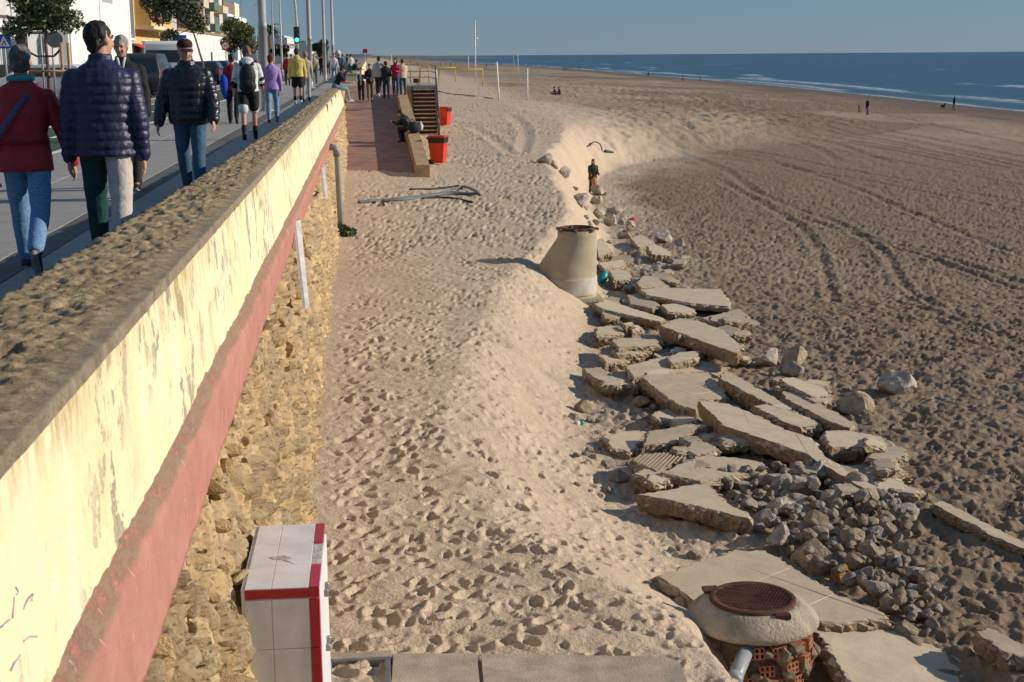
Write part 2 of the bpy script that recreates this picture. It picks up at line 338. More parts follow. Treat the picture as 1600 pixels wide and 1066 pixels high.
def build_sea():
    ys = np.concatenate([np.arange(60, 500, 1.6), 500*1.03**np.arange(0, 150)]); ys = ys[ys < 40000]
    u = np.linspace(0, 1, 300); xl = np.full(ys.shape, 55.)-np.clip(ys-1500, 0, 1e9)*.25; xr = 140+ys*1.1
    X = xl[:, None]+(xr-xl)[:, None]*(u**1.6)[None, :]; Y = np.repeat(ys[:, None], 300, 1)
    xw = np.interp(Y, _wy, _wx); s = X-xw
    Z = SEA+(.10*np.sin(s*.22+2.5*fbm(Y*.012, s*.02, 2, 3))*np.exp(-s/160)*ss(0, 12, s)+.05*fbm(X*.08, Y*.05, 3, 4))*ss(3000, 600, Y)
    br = np.zeros(X.shape)
    for off, ln, sd in ((4, .02, 1), (11, .018, 2), (19, .015, 6), (28, .014, 3), (44, .016, 4), (75, .02, 5), (120, .02, 8)):   # lines of breaking foam
        c = off+5*fbm(Y*ln*.5, Y*0+sd, 2, sd); on = ss(.0 if off < 12 else .22, .3 if off < 12 else .45, fbm(Y*ln, Y*0+sd*5, 3, sd+7)+(.25 if off < 12 else 0))
        br = np.maximum(br, on*np.exp(-((s-c)/(1.0+off*.015))**2)); Z = Z+.35*on*np.exp(-((s-c-.8)/1.6)**2)*(off > 9)
    edge = np.exp(-((s-.8-1.2*fbm(Y*.06, Y*0, 2, 9))/1.2)**2)
    me = grid_mesh('sea', np.stack([X, Y, Z], -1), True, {'foam': np.clip(np.maximum(br, edge*.8), 0, 1), 'near': ss(60, 4, s)})
    m, nt, b = new_mat('sea'); v = coord(nt)
    fo = nt.nodes.new('ShaderNodeAttribute'); fo.attribute_name = 'foam'; ne = nt.nodes.new('ShaderNodeAttribute'); ne.attribute_name = 'near'
    vs = coord(nt, 'Object', (.05, .012, 1)); n1 = noise_node(nt, vs, 1, 6, .65)
    c = ramp(nt, n1, [(.35, (.018, .062, .098)), (.65, (.03, .088, .125))])
    c = mix(nt, ne.outputs['Fac'], c, (.035, .085, .10))
    caps = noise_node(nt, coord(nt, 'Object', (.11, .03, 1)), 1, 5, .7); caps = math_n(nt, 'MULTIPLY', ramp(nt, caps, [(.66, (0, 0, 0)), (.70, (1, 1, 1))]), .8)
    fn = noise_node(nt, coord(nt, 'Object', (.8, .25, 1)), 1, 5, .7)
    fm = math_n(nt, 'MULTIPLY', fo.outputs['Fac'], ramp(nt, fn, [(.32, (0, 0, 0)), (.52, (1, 1, 1))])); fm = math_n(nt, 'MAXIMUM', fm, caps)
    nt.links.new(mix(nt, fm, c, (.72, .74, .75)), b.inputs['Base Color']); b.inputs['Roughness'].default_value = .32; b.inputs['Specular IOR Level'].default_value = .3
    bump(nt, b, noise_node(nt, coord(nt, 'Object', (.5, .18, 1)), 1.3, 6, .65), .5, .8)
    struct(obj('sea', me, m))
build_sand(); build_sea()
# ------------------------------------------------------------------ sea wall with low parapet
YEND = 58.
def wall_lines(y):
    """cross-section of the wall at distance y: list of (x, z) control points"""
    k = (y-8)/47.; h = 1.0+.2*k; xt = -.98*h; rin = 1.3+.36*np.exp(-np.maximum(y-5, -4)/12); xi = -rin*h
    hu = 1.75+.15*k; xu = -.545*hu; hr = hu+.09; xr = -.486*hr; hl = 2.2-.1*k; rl = .385+.125*np.clip((y-4)/38, 0, 1)**.75; xl = -rl*hl
    xl = np.maximum(xl, xu+.02); xr = np.maximum(xr, np.maximum(xu+.04, xl-.03))
    xb = np.interp(y, [0, 9, 12.4, 22.7, 47, 60], [-.47, -.5, -.55, -.72, -.86, -.9])
    return dict(xi=xi, xt=xt, zt=CAMZ-h, xu=xu, zu=CAMZ-hu, xr=xr, zr=CAMZ-hr, xl=xl, zl=CAMZ-hl, xb=xb, zb=CAMZ-4.4+0*y)
def geo_ys(y0, y1, r):
    ys = [y0]
    while ys[-1] < y1: ys.append(ys[-1]+max(.014, ys[-1]*r))
    ys[-1] = y1; return np.array(ys)
def wall_mat():
    # weathered cream-yellow limewash over grey render
    m, nt, b = new_mat('yellow_limewash'); v = coord(nt); st = coord(nt, 'Object', (2.6, 2.6, 1.7)); st2 = coord(nt, 'Object', (2.2, 2.2, .5))
    c = ramp(nt, noise_node(nt, st2, 1.2, 5), [(.3, (.78, .645, .365)), (.5, (.82, .71, .45)), (.72, (.85, .77, .55))])
    c = mix(nt, ramp(nt, noise_node(nt, v, 2.2, 6, .7), [(.58, (0, 0, 0)), (.62, (1, 1, 1))]), c, (.82, .70, .45))
    peel = math_n(nt, 'MULTIPLY', ramp(nt, noise_node(nt, st, 1.6, 8, .72), [(.54, (0, 0, 0)), (.57, (1, 1, 1))]), ramp(nt, noise_node(nt, v, .55, 3), [(.43, (0, 0, 0)), (.54, (1, 1, 1))]))
    c = mix(nt, peel, c, (.42, .37, .28))
    fine = ramp(nt, noise_node(nt, coord(nt, 'Object', (16, 16, 6)), 1.4, 6, .7), [(.62, (0, 0, 0)), (.68, (1, 1, 1))])
    c = mix(nt, math_n(nt, 'MULTIPLY', fine, .4), c, (.42, .34, .2))
    a = nt.nodes.new('ShaderNodeAttribute'); a.attribute_name = 'top'
    mo = math_n(nt, 'MULTIPLY', a.outputs['Fac'], ramp(nt, noise_node(nt, coord(nt, 'Object', (7, 7, 2)), 1.5, 6, .7), [(.42, (0, 0, 0)), (.62, (1, 1, 1))]))
    c = mix(nt, mo, c, (.36, .27, .11))
    nt.links.new(c, b.inputs['Base Color']); b.inputs['Roughness'].default_value = .9; b.inputs['Specular IOR Level'].default_value = .15
    bump(nt, b, math_n(nt, 'SUBTRACT', noise_node(nt, v, 18, 6, .7), math_n(nt, 'MULTIPLY', peel, .6)), .012, .9)
    MATS['yellow'] = m
    m, nt, b = new_mat('pink_band_paint'); v = coord(nt)
    c = ramp(nt, noise_node(nt, v, 3, 6), [(.3, (.42, .175, .14)), (.7, (.54, .255, .205))])
    a = nt.nodes.new('ShaderNodeAttribute'); a.attribute_name = 'top'
    wn = noise_node(nt, coord(nt, 'Object', (9, 3, 9)), 1.5, 7, .75)
    wr = math_n(nt, 'MULTIPLY', math_n(nt, 'ADD', a.outputs['Fac'], .22), ramp(nt, wn, [(.38, (0, 0, 0)), (.54, (1, 1, 1))]), clamp=True)
    c = mix(nt, math_n(nt, 'MULTIPLY', wr, .85), c, (.25, .185, .12))
    sc = ramp(nt, noise_node(nt, coord(nt, 'Object', (14, 30, 2.5)), 1.3, 4, .6), [(.66, (0, 0, 0)), (.70, (1, 1, 1))])
    c = mix(nt, math_n(nt, 'MULTIPLY', sc, .6), c, (.75, .6, .55))
    nt.links.new(c, b.inputs['Base Color']); b.inputs['Roughness'].default_value = .85; b.inputs['Specular IOR Level'].default_value = .2
    bump(nt, b, math_n(nt, 'SUBTRACT', noise_node(nt, v, 22, 6, .7), math_n(nt, 'MULTIPLY', wr, .5)), .012, .9); MATS['pink'] = m
    for nm, cs, sc, bd in (('coping_stone', [(.28, (.16, .115, .07)), (.5, (.38, .28, .165)), (.72, (.62, .49, .32))], 17, .008),
                           ('ostioneria', [(.25, (.33, .195, .08)), (.47, (.55, .385, .20)), (.74, (.74, .58, .37))], 5.5, .018)):
        m, nt, b = new_mat(nm); v = coord(nt)
        c = ramp(nt, noise_node(nt, v, sc, 8, .7), cs)
        pit = ramp(nt, noise_node(nt, v, sc*5, 5, .7), [(.3, (0, 0, 0)), (.42, (1, 1, 1))]); c = mix(nt, pit, tuple(q*.35 for q in cs[0][1]), c)
        a = nt.nodes.new('ShaderNodeAttribute'); a.attribute_name = 'top'
        c = mix(nt, math_n(nt, 'MULTIPLY', a.outputs['Fac'], .85), c, ramp(nt, noise_node(nt, v, 9, 5), [(.3, (.17, .14, .105)), (.7, (.36, .30, .22))]))
        nt.links.new(c, b.inputs['Base Color']); b.inputs['Roughness'].default_value = .95; b.inputs['Specular IOR Level'].default_value = .1
        bump(nt, b, math_n(nt, 'ADD', noise_node(nt, v, sc*6, 6, .75), math_n(nt, 'MULTIPLY', pit, .5)), bd); MATS[nm] = m
def build_wall():
    wall_mat()
    wl = thing('sea_wall', 'long sea wall with rough stone coping, peeling yellow paint and pink band', 'wall')
    ys = geo_ys(1.2, YEND, .0030); L = wall_lines(ys); one = np.ones_like(ys)
    def loft(name, ctrl, n, dispf, mt, topf=None):
        # ctrl: list of (x(y), z(y)); n samples per segment; dispf(S, Y, nx) -> displacement along outward normal
        rows = []; cum = np.array([0.]+list(np.cumsum([n_ for n_ in n])))
        Xs, Zs = [], []
        for i, k in enumerate(n):
            t = np.arange(k if i < len(n)-1 else k+1)/k
            Xs.append(ctrl[i][0][:, None]*(1-t)+ctrl[i+1][0][:, None]*t); Zs.append(ctrl[i][1][:, None]*(1-t)+ctrl[i+1][1][:, None]*t)
        X = np.concatenate(Xs, 1); Z = np.concatenate(Zs, 1); Y = np.repeat(ys[:, None], X.shape[1], 1)
        dX = np.gradient(X, axis=1); dZ = np.gradient(Z, axis=1); ln = np.hypot(dX, dZ)+1e-9
        NX, NZ = -dZ/ln, dX/ln                                  # outward when running from inside over the top and down
        S = np.cumsum(ln, 1)
        D = dispf(S, Y, X, Z); X = X+NX*D; Z = Z+NZ*D
        top = topf(S, Y) if topf else np.zeros(X.shape)
        me = grid_mesh(name, np.stack([X, Y, Z], -1), True, {'top': top}); me.flip_normals()
        return obj(name, me, mt, wl)
    # coping: inner face, top, outer lip
    def dc(S, Y, X, Z):
        f1, f2, r = cell(S*5+Y*.3, Y*4, 3); w = S/S[:, -1:]
        jn = np.exp(-((Y+.15*fbm(S*3, Y, 2, 4)) % 1.9-.95)**2/.0012)
        return (.018*fbm(S*5, Y*5, 4, 1)+.016*fbm(S*16, Y*16, 3, 2)+.014*fbm(S*36, Y*36, 2, 12)-.03*np.clip(.28-f1, 0, 1)*4*(r > .45)*ss(.95, .7, w)-.02*jn)*ss(.97, .80, w)+.006*fbm(S*9, Y*6, 3, 6)*ss(.8, .95, w)
    loft('coping', [(L['xi'], 0*one-.02), (L['xi'], L['zt']-.03), (L['xi']+.04, L['zt']), (L['xt']-.1, L['zt']+.005), (L['xt']+.004, L['zt']-.012), (L['xt']+.008, L['zt']-.06)], [8, 2, 40, 8, 4], dc, MATS['coping_stone'],
         lambda S, Y: ss(.16, .04, S[:, -1:]-S+.05*fbm(Y*2, S*4, 3, 8)))
    def dr(S, Y, X, Z): return .012*fbm(S*2, Y*1.2, 4, 7)+.005*fbm(S*14, Y*12, 3, 8)
    loft('painted_render', [(L['xt']-.07, L['zt']-.045), (L['xt']-.002, L['zt']-.05), (L['xu'], L['zu'])], [2, 26], dr, MATS['yellow'], lambda S, Y: ss(.34, .0, S+.14*fbm(Y*1.5, S*2, 3, 9)))
    def dp(S, Y, X, Z): return .010*fbm(S*5, Y*2.5, 4, 10)+.006*fbm(S*20, Y*14, 3, 11)
    loft('painted_band', [(L['xu']-.01, L['zu']+.012), (L['xr'], L['zr']), (L['xl'], L['zl']), (L['xl']-.12, L['zl']-.015)], [8, 14, 3], dp, MATS['pink'], lambda S, Y: ss(.14, .09, S+.03*fbm(Y*3, S*6, 3, 12)))
    def dm(S, Y, X, Z): 
        box = ss(7.2, 7.5, Y)*ss(9.1, 8.8, Y)
        return dm0(S, Y)*(1-.5*box)-.02*box
    def dm0(S, Y):
        wx = S*6.5+.7*fbm(S*3, Y*3, 3, 13); wy = Y*7.5+.7*fbm(S*3+7, Y*3, 3, 14); f1, f2, r = cell(wx, wy, 5)
        g1, g2, r2 = cell(S*15+fbm(S*6, Y*6, 2, 17), Y*16, 6); q = f2-f1
        return (r-.5)*.15*ss(0, .25, q)+.06*ss(0, .22, q)-.06+.06*fbm(S*1.8, Y*1.6, 3, 15)+.05*fbm(S*9, Y*11, 4, 16)+.02*fbm(S*26, Y*26, 2, 18)-.11*np.clip(.40-g1, 0, 1)*3*(r2 > .55)-.10*ss(.25, .5, fbm(S*3.2+9, Y*4, 3, 23))
    def tone(S, Y):
        wx = S*6.5+.7*fbm(S*3, Y*3, 3, 13); wy = Y*7.5+.7*fbm(S*3+7, Y*3, 3, 14); f1, f2, r = cell(wx, wy, 5)
        return np.where(r > .78, .55, np.where(r < .2, .35, .0))*ss(.05, .15, f2-f1)+.55*ss(.12, .02, f2-f1)
    loft('rubble_masonry', [(L['xl']-.10, L['zl']+.03), (L['xb'], L['zb'])], [125], dm, MATS['ostioneria'], tone)
    # single stones standing proud of the eroded face
    rg = random.Random(3); sm = [rock_mesh('stone', 900+i, 1, (.8, 1, .8), .35) for i in range(6)]
    for k, q in enumerate(sm): q.materials.append(mat('wall_stone_grey', (.56, .43, .26), .95, .15, 1.6, .03, 5., c2=(.34, .24, .13)) if k % 3 == 2 else mat('wall_stone_gold', (.66, .47, .23), .95, .15, 1.6, .03, 5., c2=(.42, .27, .12)) if k % 3 == 1 else mat('wall_stone', (.54, .38, .20), .95, .15, 1.6, .03, 5., c2=(.32, .20, .095)))
    for i in range(290):
        y = 4.0*math.exp(rg.random()*1.75); l = wall_lines(np.array([y])); t = rg.uniform(.03, .92)
        if 7.4 < y < 8.9 and t > .35: continue
        x = float(l['xl'][0]*(1-t)+l['xb'][0]*t); z = float(l['zl'][0]*(1-t)+l['zb'][0]*t)
        o = obj('stone', sm[i % 6], None, wl, (x-.066+rg.uniform(-.02, .015), y, z)); s = rg.uniform(.04, .078)*(1 if y < 12 else 1.2)
        o.scale = (s*.8, s*rg.uniform(.9, 1.5), s*rg.uniform(.8, 1.4)); o.rotation_euler = (rg.uniform(-.4, .4), rg.uniform(-.3, .3), rg.uniform(0, 6))
    # inner core and end of the parapet
    e = wall_lines(np.array([YEND])); g = {k: float(v[0]) for k, v in e.items()}
    MB().add([(g['xi'], YEND+.01, -.02), (g['xi'], YEND+.01, g['zt']), (g['xt'], YEND+.01, g['zt']), (g['xu'], YEND+.01, g['zu']), (g['xr'], YEND+.01, g['zr']), (g['xl'], YEND+.01, g['zl']), (g['xb'], YEND+.01, g['zb']), (-1.9, YEND+.01, g['zb'])], [tuple(range(8))]).build('end_face', MATS['yellow'], wl)
    # scratches and faint scrawls on the paint
    def face(px, py, pink, off):
        v = ray(px, py)
        for k in range(100, 3000):
            P = CAMP+v*(k*.01/v[1]); q = {a: float(b[0]) for a, b in wall_lines(np.array([P[1]])).items()}
            xf = q['xr']+(q['xl']-q['xr'])*(q['zr']-P[2])/(q['zr']-q['zl']) if pink else q['xt']+(q['xu']-q['xt'])*(q['zt']-P[2])/(q['zt']-q['zu'])
            if P[0] < xf+off: return Vector(P)
    pur = mat('purple_marker', (.42, .34, .50), .8, .1)
    for st in ([(80, 590), (92, 612), (85, 628)], [(72, 640), (68, 700), (64, 745)], [(118, 700), (140, 655), (165, 622), (160, 660)], [(55, 1010), (78, 965), (102, 930)], [(8, 792), (30, 770), (50, 752)], [(120, 860), (150, 835), (185, 838)]):
        MB().tube([face(q[0]/3.2, 733+q[1]/3.2, False, .003) for q in st], .0022, 5).build('scrawl', pur, wl)
    # drain slots near the far end
    for y in (36, 41, 47):
        l = wall_lines(np.array([float(y)])); x = float(l['xt'][0])
        MB().box(x-.05, x+.035, y-.06, y+.06, float(l['zt'][0])-.3, float(l['zt'][0])-.06).build('drain_slot', mat('slot_dark', (.08, .06, .04)), wl)
def rock_mesh(name, seed, sub=2, sq=(1, 1, 1), rough=.3, flat=True):
    """angular broken rock of radius about 1: a sphere cut by random planes"""
    rg = random.Random(seed); bm = bmesh.new(); bmesh.ops.create_icosphere(bm, subdivisions=sub+1, radius=1)
    pl = []
    for _ in range(11):
        n = Vector((rg.gauss(0, 1), rg.gauss(0, 1), rg.gauss(0, 1))).normalized(); pl.append((n, rg.uniform(.52, .88)))
    for v in bm.verts:
        c = v.co.copy()
        for n, d in pl:
            t = c.dot(n)
            if t > d: c -= n*(t-d)
        nz = float(fbm(np.array([c.x*2+seed]), np.array([c.y*2+c.z*1.7]), 3, seed % 13)[0]); c *= 1+rough*.35*nz
        v.co = Vector((c.x*sq[0], c.y*sq[1], c.z*sq[2]))
    me = bpy.data.meshes.new(name); bm.to_mesh(me); bm.free()
    me.polygons.foreach_set('use_smooth', [not flat]*len(me.polygons)); return me
build_wall()
# ------------------------------------------------------------------ promenade, cycle lane, road
def sheet(name, x0, x1, y0, y1, z, mt, parent=None): return struct(MB().box(x0, x1, y0, y1, z-.12, z).build(name, mt, parent)) if parent is None else MB().box(x0, x1, y0, y1, z-.12, z).build(name, mt, parent)
def street():
    struct(MB().box(-2500, -1.75, -40, 3500, -.6, -.30).build('ground', mat('dry_land', (.22, .18, .13), .95, .3, .02)))
    pv = mat('promenade_paving', (.31, .295, .275), .75, .12, 1.5, .003, 60)
    p = sheet('pavement', -5.25, -1.5, -12, 700, -.012, mat('joint_sand', (.13, .125, .12), .95))
    # paving slabs one by one near the camera, then as one sheet
    base = {}
    rows = [(-1.56, -2.62, pv), (-2.62, -2.92, mat('dark_paving', (.13, .125, .115), .8, .15, 2, .003, 60)), (-2.92, -4.05, pv), (-4.05, -5.24, pv)]
    for x1, x0, m in rows:
        wdt = x1-x0-.008
        for k in range(3):
            base[(x0, k)] = MB().box(x0+.004, x0+.004+wdt, 0, .792 if k < 2 else .79, -.09, .0+.0012*k, bev=.004).mesh('paver'); base[(x0, k)].materials.append(m)
        y = 6.0; i = 0
        while y < 46: obj('paver', base[(x0, (i*7) % 3)], None, p, (0, y, 0)); y += .8; i += 1
        MB().box(x0+.004, x1-.004, 46, 700, -.09, 0).build('far_paving', m, p)
        MB().box(x0+.004, x1-.004, -12, 6, -.09, 0).build('near_paving', m, p)
    g = mat('cycle_lane_green', (.045, .085, .06), .85, .2, 2, .004, 80)
    cl = sheet('cycle_lane', -7.45, -5.25, -12, 700, -.004, g); wp = mat('road_paint', (.62, .62, .58), .7, .15, 5)
    MB().box(-5.37, -5.27, -12, 700, -.01, 0.003).build('edge_line', wp, cl); MB().box(-7.43, -7.33, -12, 700, -.01, .003).build('edge_line', wp, cl)
    for i in range(26): MB().box(-6.38, -6.30, 8+i*4.2, 9.6+i*4.2, -.01, .0035).build('lane_dash', wp, cl)
    sheet('verge', -8.35, -7.45, -12, 700, -.02, mat('verge_paving', (.24, .2, .165), .9, .2, 2, .004, 40))
    k = struct(MB().box(-8.5, -8.35, -12, 700, -.2, .0).build('kerb', mat('kerb_stone', (.36, .35, .33), .8)))
    sheet('road', -14.2, -8.5, -12, 700, -.13, mat('asphalt', (.05, .05, .052), .9, .2, 3, .006, 120))
    sheet('far_pavement', -19, -14.2, -12, 700, 0.0, pv)
street()
def far_wall():
    t = thing('parapet_wall', 'far yellow parapet wall continuing along the promenade past the ramp', 'wall')
    y = MATS['yellow']
    MB().box(-1.35, -.72, 85, 330, -.4, .46, bev=.03).build('parapet', y, t)
    MB().box(-1.30, -.75, 84.5, 330, -3.2, -.402).build('base_wall', MATS['ostioneria'], t)
    MB().box(-1.39, -.68, 84.9, 330, .462, .53, bev=.02).build('coping', MATS['coping_stone'], t)
far_wall()
# ------------------------------------------------------------------ ramp, landing and stairs
RY0, RY1 = 48.0, 76.5
def rz(y): return -2.56+(2.56)*np.clip((y-RY0)/(RY1-RY0), 0, 1)
def ramp_build():
    rp = mat('ramp_paving', (.28, .165, .125), .85, .2, 1.2, .004, 30)
    V = []; Fc = []; n = 24
    for i in range(n+1):
        y = RY0+(RY1-RY0)*i/n; z = rz(y); xl = -.9-.4*i/n; xr = 1.47-.25*i/n
        V += [(xl-.5, y, z-2.8), (xl-.5, y, z), (xr, y, z), (xr, y, z-2.8)]
    for i in range(n):
        for k in range(3): Fc.append((i*4+k, i*4+k+1, i*4+4+k+1, i*4+4+k))
    r = struct(MB().add(V, Fc).build('ramp', rp))
    # rows of paving set across the ramp
    for i in range(34):
        y = RY0+.5+i*.82; z0, z1 = rz(y), rz(y+.8); k = (y-RY0)/(RY1-RY0); xl = -.9-.4*k; xr = 1.46-.25*k; q = MB()
        w3 = (xr-xl)/3
        q.add([(xl, y, z0+.012), (xr, y, z0+.012), (xr, y+.8, z1+.012), (xl, y+.8, z1+.012), (xl, y, z0-.02), (xr, y, z0-.02), (xr, y+.8, z1-.02), (xl, y+.8, z1-.02)],
              [(0, 1, 2, 3), (4, 5, 1, 0), (1, 5, 6, 2), (3, 2, 6, 7), (0, 3, 7, 4)]); q.build('paving_row', mat('ramp_paving_b', (.30, .18, .14), .85, .25, 1.5, .004, 30), r)
    # low stone wall on the beach side, block by block
    w = thing('ramp_wall', 'low tan stone block wall along the beach side of the ramp', 'wall')
    wm = mat('ramp_stone', (.42, .29, .16), .9, .25, 2.5, .012, 22)
    y = RY0-.25; rg = random.Random(4)
    while y < 72:
        L = rg.uniform(1.0, 1.25); k = (y-RY0)/(RY1-RY0); x0 = 1.47-.25*k; z0 = float(rz(y)); z1 = float(rz(y+L))
        vs = [(x0, y, z0-.9), (x0+.47, y, z0-.9), (x0+.47, y+L-.015, z1-.9), (x0, y+L-.015, z1-.9), (x0+.01, y, z0+.5), (x0+.46, y, z0+.5), (x0+.46, y+L-.015, z1+.5), (x0+.01, y+L-.015, z1+.5)]
        MB().add(vs, [(3, 2, 1, 0), (4, 5, 6, 7), (0, 1, 5, 4), (1, 2, 6, 5), (2, 3, 7, 6), (3, 0, 4, 7)]).build('stone_block', wm, w); y += L
    MB().add([(1.93, RY0-.2, -3.2), (1.93, RY1, -3.2), (1.68, RY1, -.03), (1.9, RY0, -2.6)], [(0, 1, 2, 3)]).build('side_face', wm, w)
    struct(MB().box(-1.75, 3.6, 76.5, 84.4, -.35, -.004).build('landing', mat('landing_concrete', (.33, .31, .29), .85, .15, 1, .004, 40)))
    struct(MB().box(-1.75, 3.55, 76.6, 84.3, -3.2, -.352).build('landing_base', wm))
    struct(MB().box(-2.0, -1.28, 58.02, 76.6, -3.2, -.014).build('promenade_edge', MATS['ostioneria']))
    st = thing('wooden_stairs', 'open wooden stairs from the landing down to the sand beside the ramp', 'stairs', (0, 0, 0))
    wd = mat('wood_and_gap_shade', (.10, .055, .035), .8, .3, 4, .004, 40); N = 12
    for i in range(N):
        t = (i+.5)/N; y = 76.45-t*3.2; z = -.1-t*2.42
        MB().box(2.27, 3.42, y-.14, y+.14, z-.05, z, bev=.008).build('tread', mat('tread_wood', (.40, .31, .22), .8, .3, 4), st); MB().box(2.27, 3.42, y+.10, y+.135, z-.2, z-.052).build('gap_shade_board', wd, st)  # dark boards added for the shaded gaps between the open treads
    for x in (2.2, 3.43):
        MB().add([(x, 76.6, -.3), (x+.06, 76.6, -.3), (x+.06, 73.1, -2.75), (x, 73.1, -2.75), (x, 76.6, 0), (x+.06, 76.6, 0), (x+.06, 73.1, -2.45), (x, 73.1, -2.45)],
                 [(0, 1, 2, 3), (7, 6, 5, 4), (0, 4, 5, 1), (1, 5, 6, 2), (2, 6, 7, 3), (3, 7, 4, 0)]).build('stringer', wd, st)
    mt = mat('rail_steel', (.10, .10, .11), .5, .1, 4, metal=.6)
    MB().tube([(3.5, 76.6, .95), (3.5, 73.1, -1.5)], .03).tube([(3.5, 76.6, .5), (3.5, 73.1, -1.95)], .022).tube([(3.5, 73.1, -2.5), (3.5, 73.1, -1.5)], .03).tube([(3.5, 74.9, -1.3), (3.5, 74.9, -.24)], .025).build('handrail', mt, st)
    rl = thing('landing_railing', 'steel railing with yellow posts along the edge of the landing', 'railing')
    yl = mat('yellow_metal', (.62, .40, .07), .5, .15, 6)
    for i in range(5): MB().tube([(1.3+i*.54, 84.2, 0), (1.3+i*.54, 84.2, 1.02)], .035, 6).build('post', yl, rl)
    for z in (.32, .66, 1.02): MB().tube([(1.25, 84.2, z), (3.55, 84.2, z)], .024, 6).build('rail', mt, rl)
    for z in (.32, .66, 1.02): MB().tube([(3.52, 84.2, z), (3.52, 76.7, z)], .024, 6).build('rail', mt, rl)
    MB().tube([(3.52, 76.7, 0), (3.52, 76.7, 1.04)], .035, 6).build('post', mt, rl)
ramp_build()
# ------------------------------------------------------------------ buildings across the road
GL = mat('window_glass', (.06, .08, .10), .12, .1, 2, spec=.6)
def window(par, X, y0, y1, z0, z1, frame, glass=GL, sill=True, name='window'):
    f = MB()
    for a in (y0, y1-.08): f.box(X-.02, X+.07, a, a+.08, z0, z1)
    f.box(X-.02, X+.068, y0+.08, y1-.08, z0, z0+.08).box(X-.02, X+.068, y0+.08, y1-.08, z1-.08, z1).box(X-.02, X+.06, (y0+y1)/2-.03, (y0+y1)/2+.03, z0+.08, z1-.08)
    o = f.build(name, frame, par); MB().box(X-.02, X+.02, y0+.06, y1-.06, z0+.06, z1-.06).build('pane', glass, o)
    if sill: MB().box(X, X+.16, y0-.1, y1+.1, z0-.1, z0-.003).build('sill', frame, o)
    return o
def buildings():
    wh = mat('white_render', (.74, .73, .70), .85, .06, .6, .004, 20); gr = mat('grey_panel', (.45, .45, .45), .8, .08, .8, .004, 20)
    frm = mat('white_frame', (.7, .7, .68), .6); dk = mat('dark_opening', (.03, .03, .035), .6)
    b = thing('white_building', 'large plain white building behind the staked street tree', 'building', (0, 0, 0))
    MB().box(-32, -17, 84, 105.9, -.1, 13).build('wall', wh, b)
    MB().box(-32, -17.6, 30, 83.99, -.1, 12).build('side_wall', gr, b)
    MB().box(-17.6, -17.25, 66, 83.98, 3.6, 12).build('corrugated_wall', mat('corrugated', (.56, .55, .53), .7), b)
    for i in range(80): 
        y = 31+i*.44
        MB().box(-17.6, -17.54, y, y+.2, 3.4, 11.98).build('rib', gr, b)
    MB().box(-17, -16.95, 84.02, 105.8, -.1, .6).build('plinth', gr, b)
    MB().box(-17, -16.985, 95.3, 99, 5.1, 9).build('blind_window', mat('grey_shutter', (.36, .36, .36), .8), b)
    MB().box(-16.99, -16.93, 84.3, 84.42, 0, 13).build('downpipe', gr, b)
    for y in (60, 71): window(b, -17.6, y, y+3.4, .9, 2.6, frm)
    MB().box(-17.6, -17.1, 68, 78, 3.0, 3.3).build('ledge', wh, b)
    y_ = thing('yellow_building', 'yellow apartment house with projecting bay and red awning', 'building')
    ym = mat('ochre_render', (.62, .43, .17), .85, .1, .7, .004, 20); tc = mat('terracotta_panel', (.42, .19, .09), .85, .15, 2); wm = mat('cream_trim', (.72, .62, .42), .8)
    MB().box(-30, -17.4, 106, 123, -.1, 15).build('wall', ym, y_)
    MB().box(-17.4, -16.2, 110.5, 122.5, 3.9, 14.9).build('bay', ym, y_)
    MB().box(-17.4, -16.0, 110.3, 122.7, 3.65, 3.898).build('bay_cornice', wm, y_)
    for k, z in enumerate((4.2, 7.1, 10.0)):
        MB().box(-16.2, -16.12, 111, 117, z, z+1.3).build('terracotta_panel', tc, y_)
        for y in (111.2, 113.2, 115.2): window(y_, -16.2, y, y+1.7, z+1.45, z+2.75, frm)
        window(y_, -16.2, 119, 121.6, z+.3, z+2.5, frm)
    w = window(y_, -17.4, 106.6, 109.6, 2.9, 6.2, frm, sill=True)
    for i in range(6): MB().box(-17.34, -17.28, 106.8+i*.5, 106.86+i*.5, 3, 6.1).build('bar', frm, w)
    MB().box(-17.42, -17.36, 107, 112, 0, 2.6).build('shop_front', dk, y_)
    window(y_, -17.4, 113, 118, .6, 2.9, frm, sill=False)
    MB().add([(-17.4, 109, 2.5), (-17.4, 114.5, 2.5), (-16.0, 114.5, 1.9), (-16.0, 109, 1.9), (-17.4, 109, 2.55), (-17.4, 114.5, 2.55), (-16, 114.5, 1.95), (-16, 109, 1.95)],
             [(3, 2, 1, 0), (4, 5, 6, 7), (0, 1, 5, 4), (1, 2, 6, 5), (2, 3, 7, 6), (3, 0, 4, 7)]).build('awning', mat('red_canvas', (.5, .05, .04), .8), y_)
    for y in (106.4, 109.2): MB().box(-17.4, -17.0, y, y+.9, 6.6, 7.2, bev=.03).build('air_conditioner', frm, y_)
    g = thing('boundary_wall', 'long weathered white boundary wall with brown coping beside the parked cars', 'wall')
    MB().box(-17.6, -17, 123.1, 131, -.1, 6).build('grey_section', mat('weathered_shaded_wall', (.43, .43, .43), .9, .25, .5, .006, 10), g)  # grey of this section has its shade put into the colour
    MB().box(-17.5, -17, 131.01, 176, -.1, 3.9).build('white_section', mat('weathered_white_wall', (.70, .69, .66), .9, .15, .4, .006, 10), g)
    MB().box(-17.6, -16.9, 131.01, 176, 3.902, 4.15).build('coping', mat('brown_tile', (.27, .19, .12), .9), g)
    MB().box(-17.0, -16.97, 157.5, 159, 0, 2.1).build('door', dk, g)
    t = thing('tower_block', 'tall apartment tower with stacked green and beige balconies', 'building', (.6, 14, 0))
